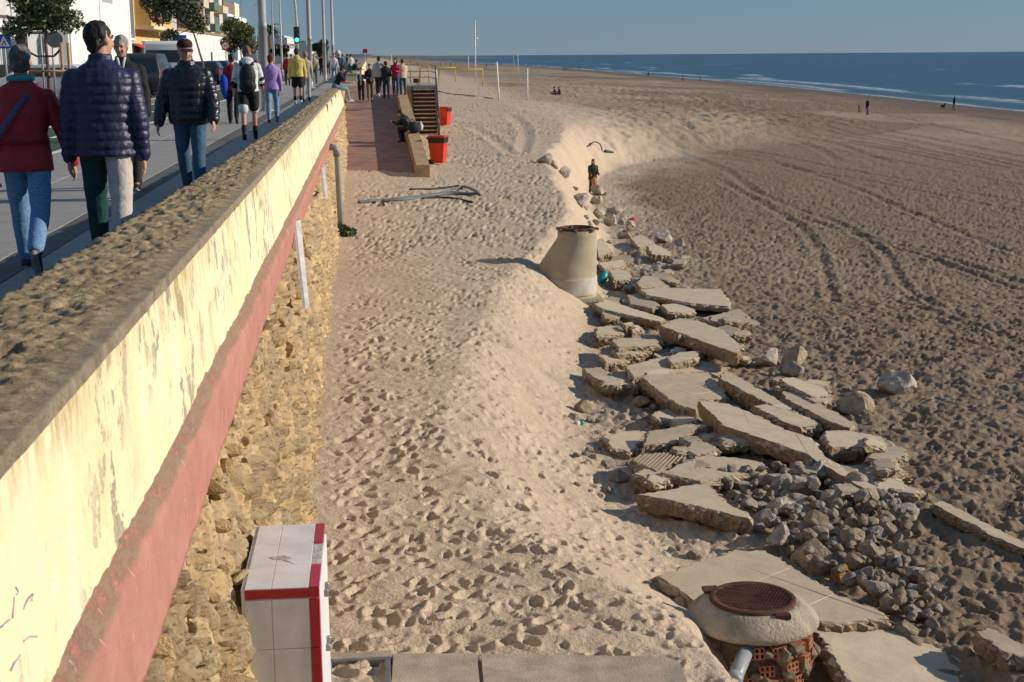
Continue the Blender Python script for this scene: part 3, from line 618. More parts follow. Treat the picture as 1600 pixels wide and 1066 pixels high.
    MB().box(-44, -23.6, 176, 216, -.1, 32).build('wall', mat('tower_render', (.55, .33, .17), .85, .1, .3), t)
    MB().box(-23.6, -23.3, 190, 215.9, -.1, 31.9).build('stair_bay', mat('tower_cream', (.60, .53, .40), .85, .1, .3), t)
    gm = mat('green_balcony', (.10, .19, .14), .7); bm_ = mat('beige_balcony', (.55, .48, .34), .8)
    for k in range(10):
        z = 2.2+k*2.9
        for j, (y0, y1, m) in enumerate(((178, 184, bm_), (191, 198, gm), (203, 211, bm_))):
            bl = MB().box(-23.6 if j == 0 else -23.3, -21.9, y0, y1, z, z+1.05).build('balcony', m, t)
            MB().box(-23.35, -23.25, y0+.5, y1-.5, z+1.06, z+2.4).build('balcony_window', GL, t)
        window(t, -23.6, 186, 188.5, z+.9, z+2.3, frm, sill=False)
    c = thing('office_building', 'white and blue glass building beyond the tower block', 'building', (1.2, 12, 0))
    MB().box(-44, -27, 258, 300, -.1, 9.5).build('wall', wh, c); MB().box(-27, -26.9, 259, 275, 1, 9).build('glass_front', mat('blue_glass', (.03, .10, .19), .15, .1, 1), c)
    MB().box(-43, -28, 262, 285, 9.5, 12).build('roof_block', mat('roof_brown', (.2, .15, .12), .8), c); MB().box(-32, -28.2, 286, 297, 9.5, 12.4).build('stair_head', wm, c)
    far = mat('far_white', (.62, .62, .6), .8)
    for i, (y, x, wd, h) in enumerate(((430, -24, 40, 7), (520, -30, 60, 9), (640, -26, 50, 6), (800, -34, 80, 10))):
        f = thing('distant_block', ['low white block far along the promenade behind the trees', 'wide pale block farther along the promenade', 'small pale building farther still along the road', 'most distant pale block at the end of the road'][i], 'building')
        MB().box(x-18, x, y, y+wd, -.2, h).build('wall', far, f)
        for k in range(int(wd//6)):
            for z in range(1, int(h)-1, 3): MB().box(x, x+.05, y+1.5+k*6, y+4.5+k*6, z, z+1.5).build('window', GL, f)
    # far coast at the end of the bay
    ys = np.linspace(-1400, 330, 140); H = np.clip(4+3.5*fbm(ys*.006, ys*0, 3, 3)+3*np.exp(-((ys+300)/400)**2), 1, 12)*ss(330, 120, ys)
    V = [(x, 3300+(0 if k == 0 else 150 if k == 1 else 500), SEA-1 if k != 1 else SEA+2.5+h) for x, h in zip(ys, H) for k in range(3)]
    struct(MB().add(V, [(i*3+k, i*3+3+k, i*3+4+k, i*3+1+k) for i in range(139) for k in range(2)], True).build('headland', mat('far_land', (.16, .15, .13), 1, .3, .02)))
    d = thing('dome_building', 'small white domed tower on the far coast', 'building', (-62, 2900, 0))
    MB().lathe([(6, -3), (6, 7), (6.4, 7.2), (6, 8)], 16).build('drum', far, d); MB().ell((0, 0, 8), (5.8, 5.8, 6), 16).build('dome', far, d)
    e = thing('coast_building', 'long low white building on the far coast beside the dome', 'building', (-20, 2900, 0))
    MB().box(-26, 26, 0, 12, -3, 5).build('wall', far, e); MB().box(-26.5, 26.5, -.5, 12.5, 5, 5.6).build('roof', far, e)
buildings()
# ------------------------------------------------------------------ trees
def leaf_cloud(blobs, n, size, seed):
    rg = np.random.default_rng(seed); w = np.array([b[3]**2 for b in blobs]); pick = rg.choice(len(blobs), n, p=w/w.sum()); B = np.array(blobs)[pick]
    dr = rg.normal(size=(n, 3)); dr /= np.linalg.norm(dr, axis=1)[:, None]; r = B[:, 3]*(.35+.85*rg.random(n)**.6)
    P = B[:, :3]+dr*r[:, None]*np.array([1, 1, .85]); nrm = dr*.6+rg.normal(size=(n, 3))*.7; nrm /= np.linalg.norm(nrm, axis=1)[:, None]
    a = np.cross(nrm, rg.normal(size=(n, 3))); a /= np.linalg.norm(a, axis=1)[:, None]; b = np.cross(nrm, a); s = size*(.6+.8*rg.random(n))[:, None]
    V = np.stack([P-a*s, P+b*s*.45+nrm*s*.15, P+a*s, P-b*s*.45+nrm*s*.15], 1).reshape(-1, 3)
    me = bpy.data.meshes.new('crown'); me.from_pydata(V.tolist(), [], np.arange(n*4).reshape(-1, 4).tolist()); return me
def leaf_mat(name, c):
    if name in MATS: return MATS[name]
    m, nt, b = new_mat(name); i = nt.nodes.new('ShaderNodeNewGeometry'); r = ramp(nt, i.outputs['Random Per Island'], [(0, tuple(q*.55 for q in c)), (.6, c), (1, tuple(min(1, q*1.7) for q in c))])
    nt.links.new(r, b.inputs['Base Color']); b.inputs['Roughness'].default_value = .5; MATS[name] = m; return m
def tree(label, x, y, top, blobs, trunk, n, size, seed, c=(.035, .06, .02), r0=.07):
    t = thing('street_tree', label, 'tree', (x, y, 0), group='street trees along the promenade road')
    bark = mat('bark', (.16, .11, .075), .9, .3, 8, .01, 40); P = [Vector(q) for q in trunk]; m = MB(); m.tube(P, [r0*(1-.45*i/(len(P)-1)) for i in range(len(P))], 8)
    for i, b in enumerate(blobs):
        mid = (P[-1]+Vector(b[:3]))*.5+Vector((0, 0, -.1)); m.tube([P[-1]-Vector((0, 0, .1)), mid, b[:3]], [r0*.5, r0*.32, r0*.1], 5)
    m.build('trunk', bark, t); obj('crown', leaf_cloud(blobs, n, size, seed), leaf_mat('leaves_%d' % seed, c), t); return t
def trees():
    rg = random.Random(9)
    def blobs(cx, cz, rx, rzz, n, s): return [(cx+rg.uniform(-1, 1)*rx, rg.uniform(-1, 1)*rx*.8, cz+rg.uniform(-1, 1)*rzz, rg.uniform(.6, 1)*s) for _ in range(n)]
    tree('round dark green street tree tied between wooden stakes', -10.44, 48, 4, blobs(0, 3.5, .85, .8, 11, .55)+[(-.9, 0, 2.5, .4), (.75, 0, 2.75, .45)], [(0, 0, 0), (.02, 0, 1.2), (0, 0, 2.1), (.05, 0, 2.6)], 4200, .09, 1, (.085, .115, .04))
    s = thing('tree_stakes', 'wooden stakes with crossbars holding the street tree', 'stakes', (-10.44, 48, 0)); wm = mat('stake_wood', (.36, .25, .13), .85, .25, 6)
    for x, y in ((-.55, -.3), (.55, -.35), (.62, .4)): MB().tube([(x, y, -.1), (x, y, 2.05)], .05, 8).build('stake', wm, s)
    MB().tube([(-.6, -.34, 1.15), (.62, -.39, 1.15)], .04, 6).build('crossbar', wm, s); MB().tube([(.55, -.35, 1.15), (.62, .4, 1.15)], .04, 6).build('crossbar', wm, s)
    for a, b in (((-.55, -.3, 1.8), (0, 0, 1.62)), ((.55, -.35, 1.85), (0, 0, 1.62))): MB().tube([a, ((a[0]+b[0])/2, (a[1]+b[1])/2, 1.62), b], .035, 6).build('rubber_tie', mat('black_rubber', (.02, .02, .02), .7), s)
    tree('dark street tree leaning left beside the white van', -9.5, 80, 5, blobs(-1.0, 4.5, 1.0, .9, 10, .65)+[(.2, 0, 3.4, .6), (-.1, 0, 4.2, .6), (-1.3, 0, 2.7, .45), (-1.9, 0, 4.6, .5)], [(.55, 0, 0), (.4, 0, 1.3), (.1, 0, 2.5), (-.1, 0, 3.2)], 5000, .11, 2, (.05, .072, .03))
    tree('full green street tree behind the round speed sign', -9.9, 113, 5, blobs(0, 3.2, .95, .95, 12, .65), [(0, 0, 0), (.05, 0, 1.0), (0, 0, 2.2)], 4600, .12, 3, (.085, .105, .035))
    tree('small street tree between the tall masts', -4.9, 150, 4, blobs(0, 2.5, .7, .6, 9, .5), [(0, 0, 0), (0, 0, 1.6)], 3500, .11, 4, (.035, .05, .02))
    tree('low far street tree left of the traffic light', -11.5, 190, 4, blobs(0, 2.4, .8, .6, 8, .6), [(0, 0, 0), (0, 0, 1.6)], 2500, .14, 5, (.03, .045, .02))
    p = thing('palm_tree', 'tall palm rising behind the thick grey mast', 'palm', (-15.6, 230, 0)); m = MB()
    MB().tube([(0, 0, 0), (.1, 0, 3), (0, 0, 6.2)], [.28, .22, .2], 8).build('trunk', mat('bark', ()), p)
    for k in range(30):
        a = k*2.4; e = rg.uniform(-.5, .9); L = rg.uniform(1.4, 1.9); pts = []
        for j in range(5):
            t = j/4; pts.append(Vector((math.cos(a)*L*t, math.sin(a)*L*t, 6.2+L*t*math.sin(e)-.9*t*t)))
        for j in range(4):
            d = Vector((-math.sin(a), math.cos(a), 0))*(.28*(1-j/5)); m.add([pts[j]-d, pts[j]+d-Vector((0, 0, .12)), pts[j+1]+d*.8-Vector((0, 0, .12)), pts[j+1]-d*.8], [(0, 1, 2, 3)])
    m.build('crown', leaf_mat('palm_leaf', (.035, .05, .025)), p)
trees()
# ------------------------------------------------------------------ masts, lights and signs
def lathe_pole(name, label, x, y, prof, mt, cat='mast', z0=0., group=None):
    t = thing(name, label, cat, (x, y, z0), group=group); MB().lathe(prof, 14).build('pole', mt, t); return t
def text_mesh(s, size):
    c = bpy.data.curves.new('lettering', 'FONT'); c.body = s; c.size = size; c.align_x = 'CENTER'; c.align_y = 'CENTER'; c.extrude = .002
    o = bpy.data.objects.new('tmp', c); COL.objects.link(o); dg = bpy.context.evaluated_depsgraph_get(); me = bpy.data.meshes.new_from_object(o.evaluated_get(dg)); bpy.data.objects.remove(o); me.materials.clear(); return me
def street_furniture():
    gm = mat('galvanised', (.34, .345, .35), .55, .12, 3, metal=.3)
    G = 'tall grey lighting masts along the promenade'
    for x, y, r, lb in ((-3.03, 42, .125, 'thick grey mast nearest the camera, behind the backpack wearer'), (-2.93, 72, .12, 'tall grey mast just right of the traffic light'),
                        (-2.88, 94, .11, 'tall grey mast third along the promenade'), (-2.89, 116, .11, 'tall grey mast fourth along the promenade, rightmost of the row')):
        t = lathe_pole('light_mast', lb, x, y, [(r*1.9, 0), (r*1.9, .03), (r*1.05, .05), (r, .4), (r*.97, 2.35), (r*1.06, 2.36), (r*1.06, 2.5), (r*.95, 2.51), (r*.7, 13)], gm, group=G)
        MB().box(-.5, .5, -.08, .08, 13, 13.15).build('lamp_arm', gm, t)
        for sx in (-.5, .5): MB().ell((sx, 0, 13.02), (.25, .14, .08), 8).build('lamp_head', mat('lamp_grey', (.2, .2, .2), .5), t)
    for x, y, lb in ((-6.13, 94, 'thin lamp post beside the palm'), (-6.29, 105, 'thin lamp post between palm and traffic light'), (-17.2, 200, 'distant double lamp post above the trees'), (-16.5, 215, 'most distant lamp post above the trees'), (-3.4, 140, 'slim far lamp post between the masts')):
        t = lathe_pole('lamp_post', lb, x, y, [(.09, 0), (.08, .5), (.045, 9)], gm, 'lamp post'); MB().tube([(0, 0, 8.9), (.3, 0, 9.3), (1.0, 0, 9.4)], .035, 6).build('arm', gm, t); MB().ell((1.15, 0, 9.38), (.3, .12, .07), 8).build('lamp_head', gm, t)
    # traffic light
    hs = mat('signal_housing', (.035, .045, .04), .5); off = mat('dark_lens', (.05, .035, .03), .3); on = mat('green_lens', (.05, .95, .55), .3, 0, 1, emit=2.2)
    for nm, lb, x, y, zc, n, bent in (('traffic_light', 'traffic light showing green on a bent grey pole above the yellow hoodie', -4.02, 82, 2.75, 3, 1), ('pedestrian_light', 'pedestrian signal showing green left of the staked tree', -11.65, 50, 2.05, 3, 0)):
        t = thing(nm, lb, 'traffic light', (x, y, 0)); pm = mat('cream_pole', (.46, .42, .36), .6)
        MB().tube([(0, .12, 0), (0, .12, 3.4), (-.05, .12, 4.6), (-.25, .12, 5.6), (-.9, .12, 6.3)] if bent else [(0, .1, 0), (0, .1, 2.5)], .075 if bent else .05, 10).build('pole', pm, t)
        h = MB().box(-.17, .17, -.13, .1, zc-.45, zc+.45, bev=.03).build('housing', hs, t)
        for k in range(3):
            z = zc+.28-.28*k; q = on if k == 2 else off
            MB().lathe([(.115, 0), (.11, .02), (.06, .035)], 16, Matrix.Translation((0, -.128, z)) @ Matrix.Rotation(rad(90), 4, 'X')).build('lens', q, t)
            MB().tube([(-.12, -.14, z+.02), (-.1, -.22, z+.1), (0, -.24, z+.13), (.1, -.22, z+.1), (.12, -.14, z+.02)], .012, 4).build('visor', hs, t)
    # signs
    blue = mat('sign_blue', (.01, .09, .42), .5); white = mat('sign_white', (.75, .75, .75), .5); red = mat('sign_red', (.55, .03, .03), .5); black = mat('sign_black', (.015, .015, .015), .5)
    def post(lb, nm, x, y, h): t = thing(nm, lb, 'sign', (x, y, 0)); MB().tube([(0, .04, 0), (0, .04, h)], .035, 8).build('post', gm, t); return t
    t = post('blue square pedestrian crossing sign at the left edge', 'crossing_sign', -13.46, 55, 2.6); MB().box(-.26, .26, -.02, 0, 1.92, 2.44, bev=.005).build('plate', blue, t)
    MB().add([(-.2, -.024, 2.0), (.2, -.024, 2.0), (0, -.024, 2.38)], [(0, 1, 2)]).build('white_triangle', white, t)
    MB().box(-.02, .02, -.03, -.026, 2.1, 2.22).box(-.018, .018, -.03, -.026, 2.24, 2.275).box(-.07, -.035, -.03, -.026, 2.03, 2.12).box(.03, .065, -.03, -.026, 2.03, 2.12).box(-.07, .06, -.0305, -.027, 2.15, 2.17).build('walking_figure', black, t)
    t = post('round red-rimmed speed limit sign reading 20', 'speed_sign', -10.26, 105, 2.75); Rm = Matrix.Rotation(rad(90), 4, 'X')
    MB().lathe([(.30, -.01), (.30, .01)], 24, Matrix.Translation((0, -.01, 2.35)) @ Rm, False).build('red_rim', red, t); MB().lathe([(.215, 0), (.215, .006)], 24, Matrix.Translation((0, -.021, 2.35)) @ Rm, False).build('white_disc', white, t)
    o = obj('lettering', text_mesh('20', .3), black, t, (0, -.032, 2.35)); o.rotation_euler = (rad(90), 0, 0)
    t = post('large blue parking board behind the leaning tree', 'parking_sign', -11.55, 90, 2.9); MB().box(-.42, .42, -.03, 0, 2.0, 2.9, bev=.01).build('plate', blue, t); MB().box(-.36, .36, -.036, -.031, 2.06, 2.2).build('white_strip', white, t)
    t = post('street name boards on a post beside the staked tree', 'direction_sign', -11.04, 50, 2.9)
    for z in (2.35, 2.5, 2.65): MB().box(-.35, .3, -.02, .0, z, z+.1).build('board', mat('sign_grey', (.22, .24, .25), .6), t)
    t = post('back of a round grey sign beside the staked tree', 'round_sign', -11.1, 52, 2.5); MB().lathe([(.29, -.01), (.29, .01)], 20, Matrix.Translation((.1, 0, 2.2)) @ Rm, False).build('disc', mat('sign_back', (.2, .2, .2), .6), t)
    # string of red and white flags over the road
    t = thing('flag_string', 'string of little red and white flags hung across the road', 'bunting', (0, 100, 0)); P = [Vector((-7.0+i*.16, 0, 2.12+.012*(i-8)**2*.25+.02*i)) for i in range(17)]
    MB().tube(P, .012, 4).build('cord', black, t)
    for i in range(16): MB().add([P[i], P[i]*.35+P[i+1]*.65, (P[i]+P[i+1])*.5-Vector((0, 0, .2)), P[i]+Vector((0, .01, 0)), P[i]*.35+P[i+1]*.65+Vector((0, .01, 0)), (P[i]+P[i+1])*.5-Vector((0, -.01, .2))], [(2, 1, 0), (3, 4, 5), (0, 1, 4, 3), (1, 2, 5, 4), (2, 0, 3, 5)]).build('flag', red if i % 2 else white, t)
street_furniture()
# ------------------------------------------------------------------ parked vehicles (seen from behind)
def car(label, x, y, c, kind='car', rzv=0., met=.3):
    t = thing('parked_van' if kind == 'van' else 'parked_car', label, 'van' if kind == 'van' else 'car', (x, y, -.13), rzv, 'vehicles parked along the road')
    pm = mat('paint_%g_%g_%g' % c, c, .25, .03, 2, metal=met, spec=.5); gl = mat('car_glass', (.02, .025, .03), .1, 0, 1, spec=.6); bk = mat('black_plastic', (.02, .02, .02), .6); rl = mat('tail_lens', (.45, .015, .02), .25); ch = mat('wheel_rim', (.35, .35, .36), .35, metal=.8)
    if kind == 'van': prof = [(-2.5, .35), (-2.55, .9), (-2.5, 2.35), (-2.35, 2.5), (1.2, 2.5), (1.5, 2.35), (2.1, 1.35), (2.6, 1.1), (2.7, .6), (2.65, .35)]; W = .98; wz = (1.35, 2.05); top = .88
    elif kind == 'mpv': prof = [(-2.2, .3), (-2.25, .9), (-2.15, 1.05), (-1.95, 1.75), (-1.75, 1.86), (.4, 1.84), (.7, 1.75), (1.4, 1.1), (2.1, .92), (2.2, .6), (2.15, .3)]; W = .9; wz = (1.08, 1.65); top = .76
    else: prof = [(-2.05, .3), (-2.1, .75), (-2.0, .95), (-1.65, 1.38), (-1.4, 1.46), (.3, 1.45), (.6, 1.38), (1.2, .98), (1.95, .84), (2.1, .6), (2.05, .3)]; W = .86; wz = (.96, 1.33); top = .64
    bm = bmesh.new(); n = len(prof); mid = wz[0]
    def wd(z): return W if z <= mid else W+(top-W)*(z-mid)/(prof[4][1]-mid)
    vs = [[bm.verts.new((s*wd(z), yy, z)) for yy, z in prof] for s in (-1, 1)]
    bm.faces.new(vs[0]); bm.faces.new(vs[1][::-1])
    for i in range(n): bm.faces.new((vs[0][i], vs[1][i], vs[1][(i+1) % n], vs[0][(i+1) % n]))
    bmesh.ops.recalc_face_normals(bm, faces=bm.faces); bmesh.ops.bevel(bm, geom=bm.edges[:], offset=.05, segments=2, affect='EDGES', profile=.6)
    b = MB().bm(bm, True).build('body', pm, t); bm.free()
    zt = wz[1]; zb = wz[0]+.04; bw = wd((zb+zt)/2)
    def yp(z):  # rear profile at height z
        for (a, za), (c_, zc) in zip(prof[1:5], prof[2:5]):
            if za <= z <= zc: return a+(c_-a)*(z-za)/(zc-za)
        return prof[3][0]
    MB().add([(-wd(zb)+.1, yp(zb)-.012, zb), (wd(zb)-.1, yp(zb)-.012, zb), (wd(zt)-.1, yp(zt)-.012, zt), (-wd(zt)+.1, yp(zt)-.012, zt)], [(0, 1, 2, 3)]).build('rear_window', gl, t)
    for s in (-1, 1):
        y0 = yp(zt)+.35; q = [(s*(wd(zb)+.006), y0-.1, zb), (s*(wd(zb)+.006), .85 if kind != 'van' else 1.3, zb), (s*(wd(zt)+.006), .35 if kind != 'van' else 1.25, zt), (s*(wd(zt)+.006), y0+.1, zt)]
        if kind == 'van': q = [(s*(wd(zb)+.006), .5, zb), (s*(wd(zb)+.006), 1.7, zb), (s*(wd(zt)+.006), 1.35, zt), (s*(wd(zt)+.006), .5, zt)]
        MB().add(q, [(0, 1, 2, 3) if s > 0 else (3, 2, 1, 0)]).build('side_window', gl, t)
        MB().box(s*W-.17 if s > 0 else -W-.012, s*W+.012 if s > 0 else -W+.17, yp(.8)-.03, yp(.8)+.1, .72, 1.02 if kind == 'car' else 1.25, bev=.02).build('tail_light', rl, t)
        for yy in (-1.25, 1.3):
            M = Matrix.Translation((s*(W-.1), yy, .31)) @ Matrix.Rotation(rad(90), 4, 'Y')
            wl = MB().lathe([(.2, -.1), (.29, -.1), (.31, -.06), (.31, .06), (.29, .1), (.2, .1)], 18, M).build('wheel', bk, t); MB().lathe([(.19, -.105), (.2, 0), (.19, .105)], 14, M).build('rim', ch, wl)
        MB().ell((s*(W+.1), .75, zb+.08), (.1, .06, .07), 8).build('mirror', pm, t)
    MB().box(-W+.04, W-.04, yp(.5)-.06, yp(.5)+.05, .3, .58, bev=.03).build('bumper', bk if kind != 'car' else pm, t)
    MB().box(-.26, .26, yp(.7)-.075, yp(.7)-.03, .62, .73).build('number_plate', mat('plate_white', (.7, .7, .68), .5), t)
    return t
def cars():
    car('dark grey people carrier behind the grey-haired man', -9.3, 61, (.05, .05, .055), 'mpv')
    car('grey car just ahead of the dark people carrier', -9.6, 68, (.20, .23, .25)); car('tall white van parked beside the leaning tree', -10.3, 76, (.68, .68, .68), 'van', met=0)
    car('dark blue car in front of the white van', -9.7, 88, (.02, .03, .06)); car('black car second ahead of the white van', -9.7, 94, (.02, .022, .025)); car('white car with red tail lights near the speed sign', -9.6, 101, (.68, .68, .67), met=0)
    car('silver car farther ahead near the boundary wall', -9.8, 110, (.35, .36, .37)); car('dark red car far along the parking row', -9.8, 120, (.15, .02, .02)); car('small grey car at the far end of the parking row', -9.7, 131, (.2, .2, .21))
    car('white car crossing behind the staked tree', -12.6, 57, (.65, .66, .67), rzv=rad(80), met=0); car('dark car waiting behind the woman in red', -15.2, 60, (.04, .06, .08), rzv=rad(85))
cars()
# ------------------------------------------------------------------ tiled cabinet against the wall
def cabinet():
    wt = mat('white_tile', (.68, .67, .65), .3, .14, 5, spec=.45); rd = mat('red_tile', (.42, .012, .025), .3, .1, 5, spec=.5); gr = mat('tile_grout', (.68, .67, .65), .9)
    x0, x1, y0, y1, zt, zb = -.78, -.37, 7.62, 8.72, CAMZ-2.95, CAMZ-4.3
    t = thing('tiled_cabinet', 'white tiled utility cabinet with red tile edging against the sea wall', 'cabinet', (x0, y0, zb)); H = zt-zb; W = x1-x0; D = y1-y0
    MB().box(-.02, W, 0, D, 0, H).build('core', gr, t)
    e = .05; g = .0013; k = .008
    # top: two columns of white tiles, red border at front and right
    for j in range(3):
        ya = -k+(D+k)*j/3; yb = -k+(D+k)*(j+1)/3
        for a, b in ((0., .15), (.15, W-e)):
            if True: MB().box(a+g, b-g, ya+g, yb-g, H, H+k, bev=.002).build('tile', wt, t)
        if j != 1: MB().box(W-e+g, W+k, ya+g, yb-g, H, H+k+.001, bev=.003).build('red_tile', rd, t)
        else: MB().box(W-e+g, W+k, ya+g, yb-g, H-.004, H+.003, bev=.002).build('broken_edge', mat('bare_mortar', (.42, .42, .40), .95, .25, 12, .01, 40), t)
    MB().box(0, W-e-g, -k, 0, H-.055, H-.002, bev=.002).build('red_tile', rd, t)
    z = H-.06
    while z > .05:
        zl = max(0, z-.3)
        for a, b in ((0., .15), (.15, W-e)): MB().box(a+g, b-g, -k, 0, zl+g, z-g, bev=.002).build('tile', wt, t)
        MB().box(W-e+g, W+k, -k-.001, .02, zl+g, z-g, bev=.003).build('red_tile', rd, t); z = zl
    MB().box(W-e+g, W+k+.001, -k-.001, .02, H-.055, H-.002, bev=.003).build('red_tile', rd, t)
    dm = mat('white_door', (.70, .70, .70), .4, .04, 3)
    for a, b in ((.03, D/2-.004), (D/2+.004, D-.01)):
        d = MB().box(W, W+.014, a, b, .06, H-.06, bev=.004).build('door', dm, t)
        for zz in (.75, 1.1): MB().box(W+.014, W+.04, b-.07 if a < .1 else a+.04, b-.04 if a < .1 else a+.07, zz, zz+.045, bev=.005).build('latch', mat('latch_steel', (.3, .31, .32), .4, metal=.7), d)
    MB().add([(.10, .5, H+.0095), (.19, .53, H+.0095), (.24, .47, H+.0095), (.21, .44, H+.0095), (.27, .36, H+.0095), (.18, .45, H+.0095), (.13, .46, H+.0095)], [(0, 6, 5, 4, 3, 2, 1)]).build('chip', mat('bare_mortar', ()), t)
    # weathered render where the cabinet meets the masonry
    q = MB(); 
    for i in range(14):
        y = D*i/13; q.ell((-.12+.02*math.sin(i*2.1), y, H-.03+.02*math.cos(i*3.7)), (.045, .075, .04), 8)
    q.build('mortar_fillet', mat('cabinet_mortar', (.5, .4, .26), .95, .3, 8, .02, 30), t)
cabinet()
def channel():
    cm = mat('old_concrete', (.42, .35, .27), .95, .25, 4, .006, 70); z = CAMZ-4.03
    t = thing('concrete_chamber', 'buried concrete chamber with a metal framed opening beside the tiled cabinet', 'chamber', (0, 0, z))
    P = [at_z(*q, z) for q in ((615, 1021), (745, 1021), (752, 1090), (610, 1090))]; MB().prism([tuple(q[:2]) for q in P], -.25, 0).build('slab', cm, t)
    P = [at_z(*q, z) for q in ((752, 1023), (1040, 1027), (1062, 1036), (1085, 1095), (758, 1095))]; MB().prism([tuple(q[:2]) for q in P], -.25, .006).build('slab', cm, t)
    a = at_z(515, 1021, z); b = at_z(612, 1021, z); y1 = a[1]; mm = mat('worn_steel', (.24, .23, .22), .5, .3, 8, metal=.6)
    MB().box(a[0]-.1, b[0], y1-.11, y1, -.25, .002).build('beam', cm, t)
    MB().box(a[0]-.02, b[0]-.01, y1-.15, y1-.112, -.06, .008, bev=.004).build('frame_bar', mm, t); MB().box(b[0]-.05, b[0]-.012, y1-.9, y1-.152, -.06, .009, bev=.004).build('frame_bar', mm, t); MB().box(a[0]-.02, a[0]+.02, y1-.9, y1-.152, -.06, .009, bev=.004).build('frame_bar', mm, t)
    MB().box(a[0], b[0], y1-.17, y1-.155, -.3, -.062).build('inner_wall', cm, t)
channel()
# ------------------------------------------------------------------ broken concrete slabs
CONC = None
def conc_mats():
    out = []
    for nm, c, d in (('slab_concrete', (.54, .435, .31), .008), ('slab_concrete_pale', (.62, .505, .365), .008), ('slab_concrete_grey', (.43, .355, .265), .008)):
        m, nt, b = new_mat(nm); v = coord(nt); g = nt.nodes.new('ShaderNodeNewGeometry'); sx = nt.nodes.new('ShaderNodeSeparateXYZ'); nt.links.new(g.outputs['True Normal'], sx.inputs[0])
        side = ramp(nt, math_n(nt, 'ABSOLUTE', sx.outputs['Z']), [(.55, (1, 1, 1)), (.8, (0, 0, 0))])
        topc = ramp(nt, noise_node(nt, v, 3.5, 8, .7), [(.28, tuple(q*.62 for q in c)), (.7, tuple(q*1.12 for q in c))])
        st = ramp(nt, noise_node(nt, v, 1.1, 7, .7), [(.52, (0, 0, 0)), (.72, (1, 1, 1))]); topc = mix(nt, math_n(nt, 'MULTIPLY', st, .45), topc, (.66, .52, .37)); fg = noise_node(nt, v, 45, 4, .75); topc = mix(nt, .4, topc, mix(nt, fg, tuple(q*.45 for q in c), tuple(min(1, q*1.45) for q in c)))
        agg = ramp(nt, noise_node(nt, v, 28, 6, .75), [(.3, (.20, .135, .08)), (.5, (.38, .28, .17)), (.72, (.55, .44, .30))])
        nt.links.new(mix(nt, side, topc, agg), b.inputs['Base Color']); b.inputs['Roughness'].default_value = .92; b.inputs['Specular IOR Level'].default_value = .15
        h = math_n(nt, 'ADD', math_n(nt, 'MULTIPLY', noise_node(nt, v, 30, 6, .75), math_n(nt, 'ADD', math_n(nt, 'MULTIPLY', side, 5.), .5)), math_n(nt, 'MULTIPLY', noise_node(nt, v, 120, 3), .4))
        bump(nt, b, h, d, .9); out.append(m)
    return out
CONC = conc_mats()
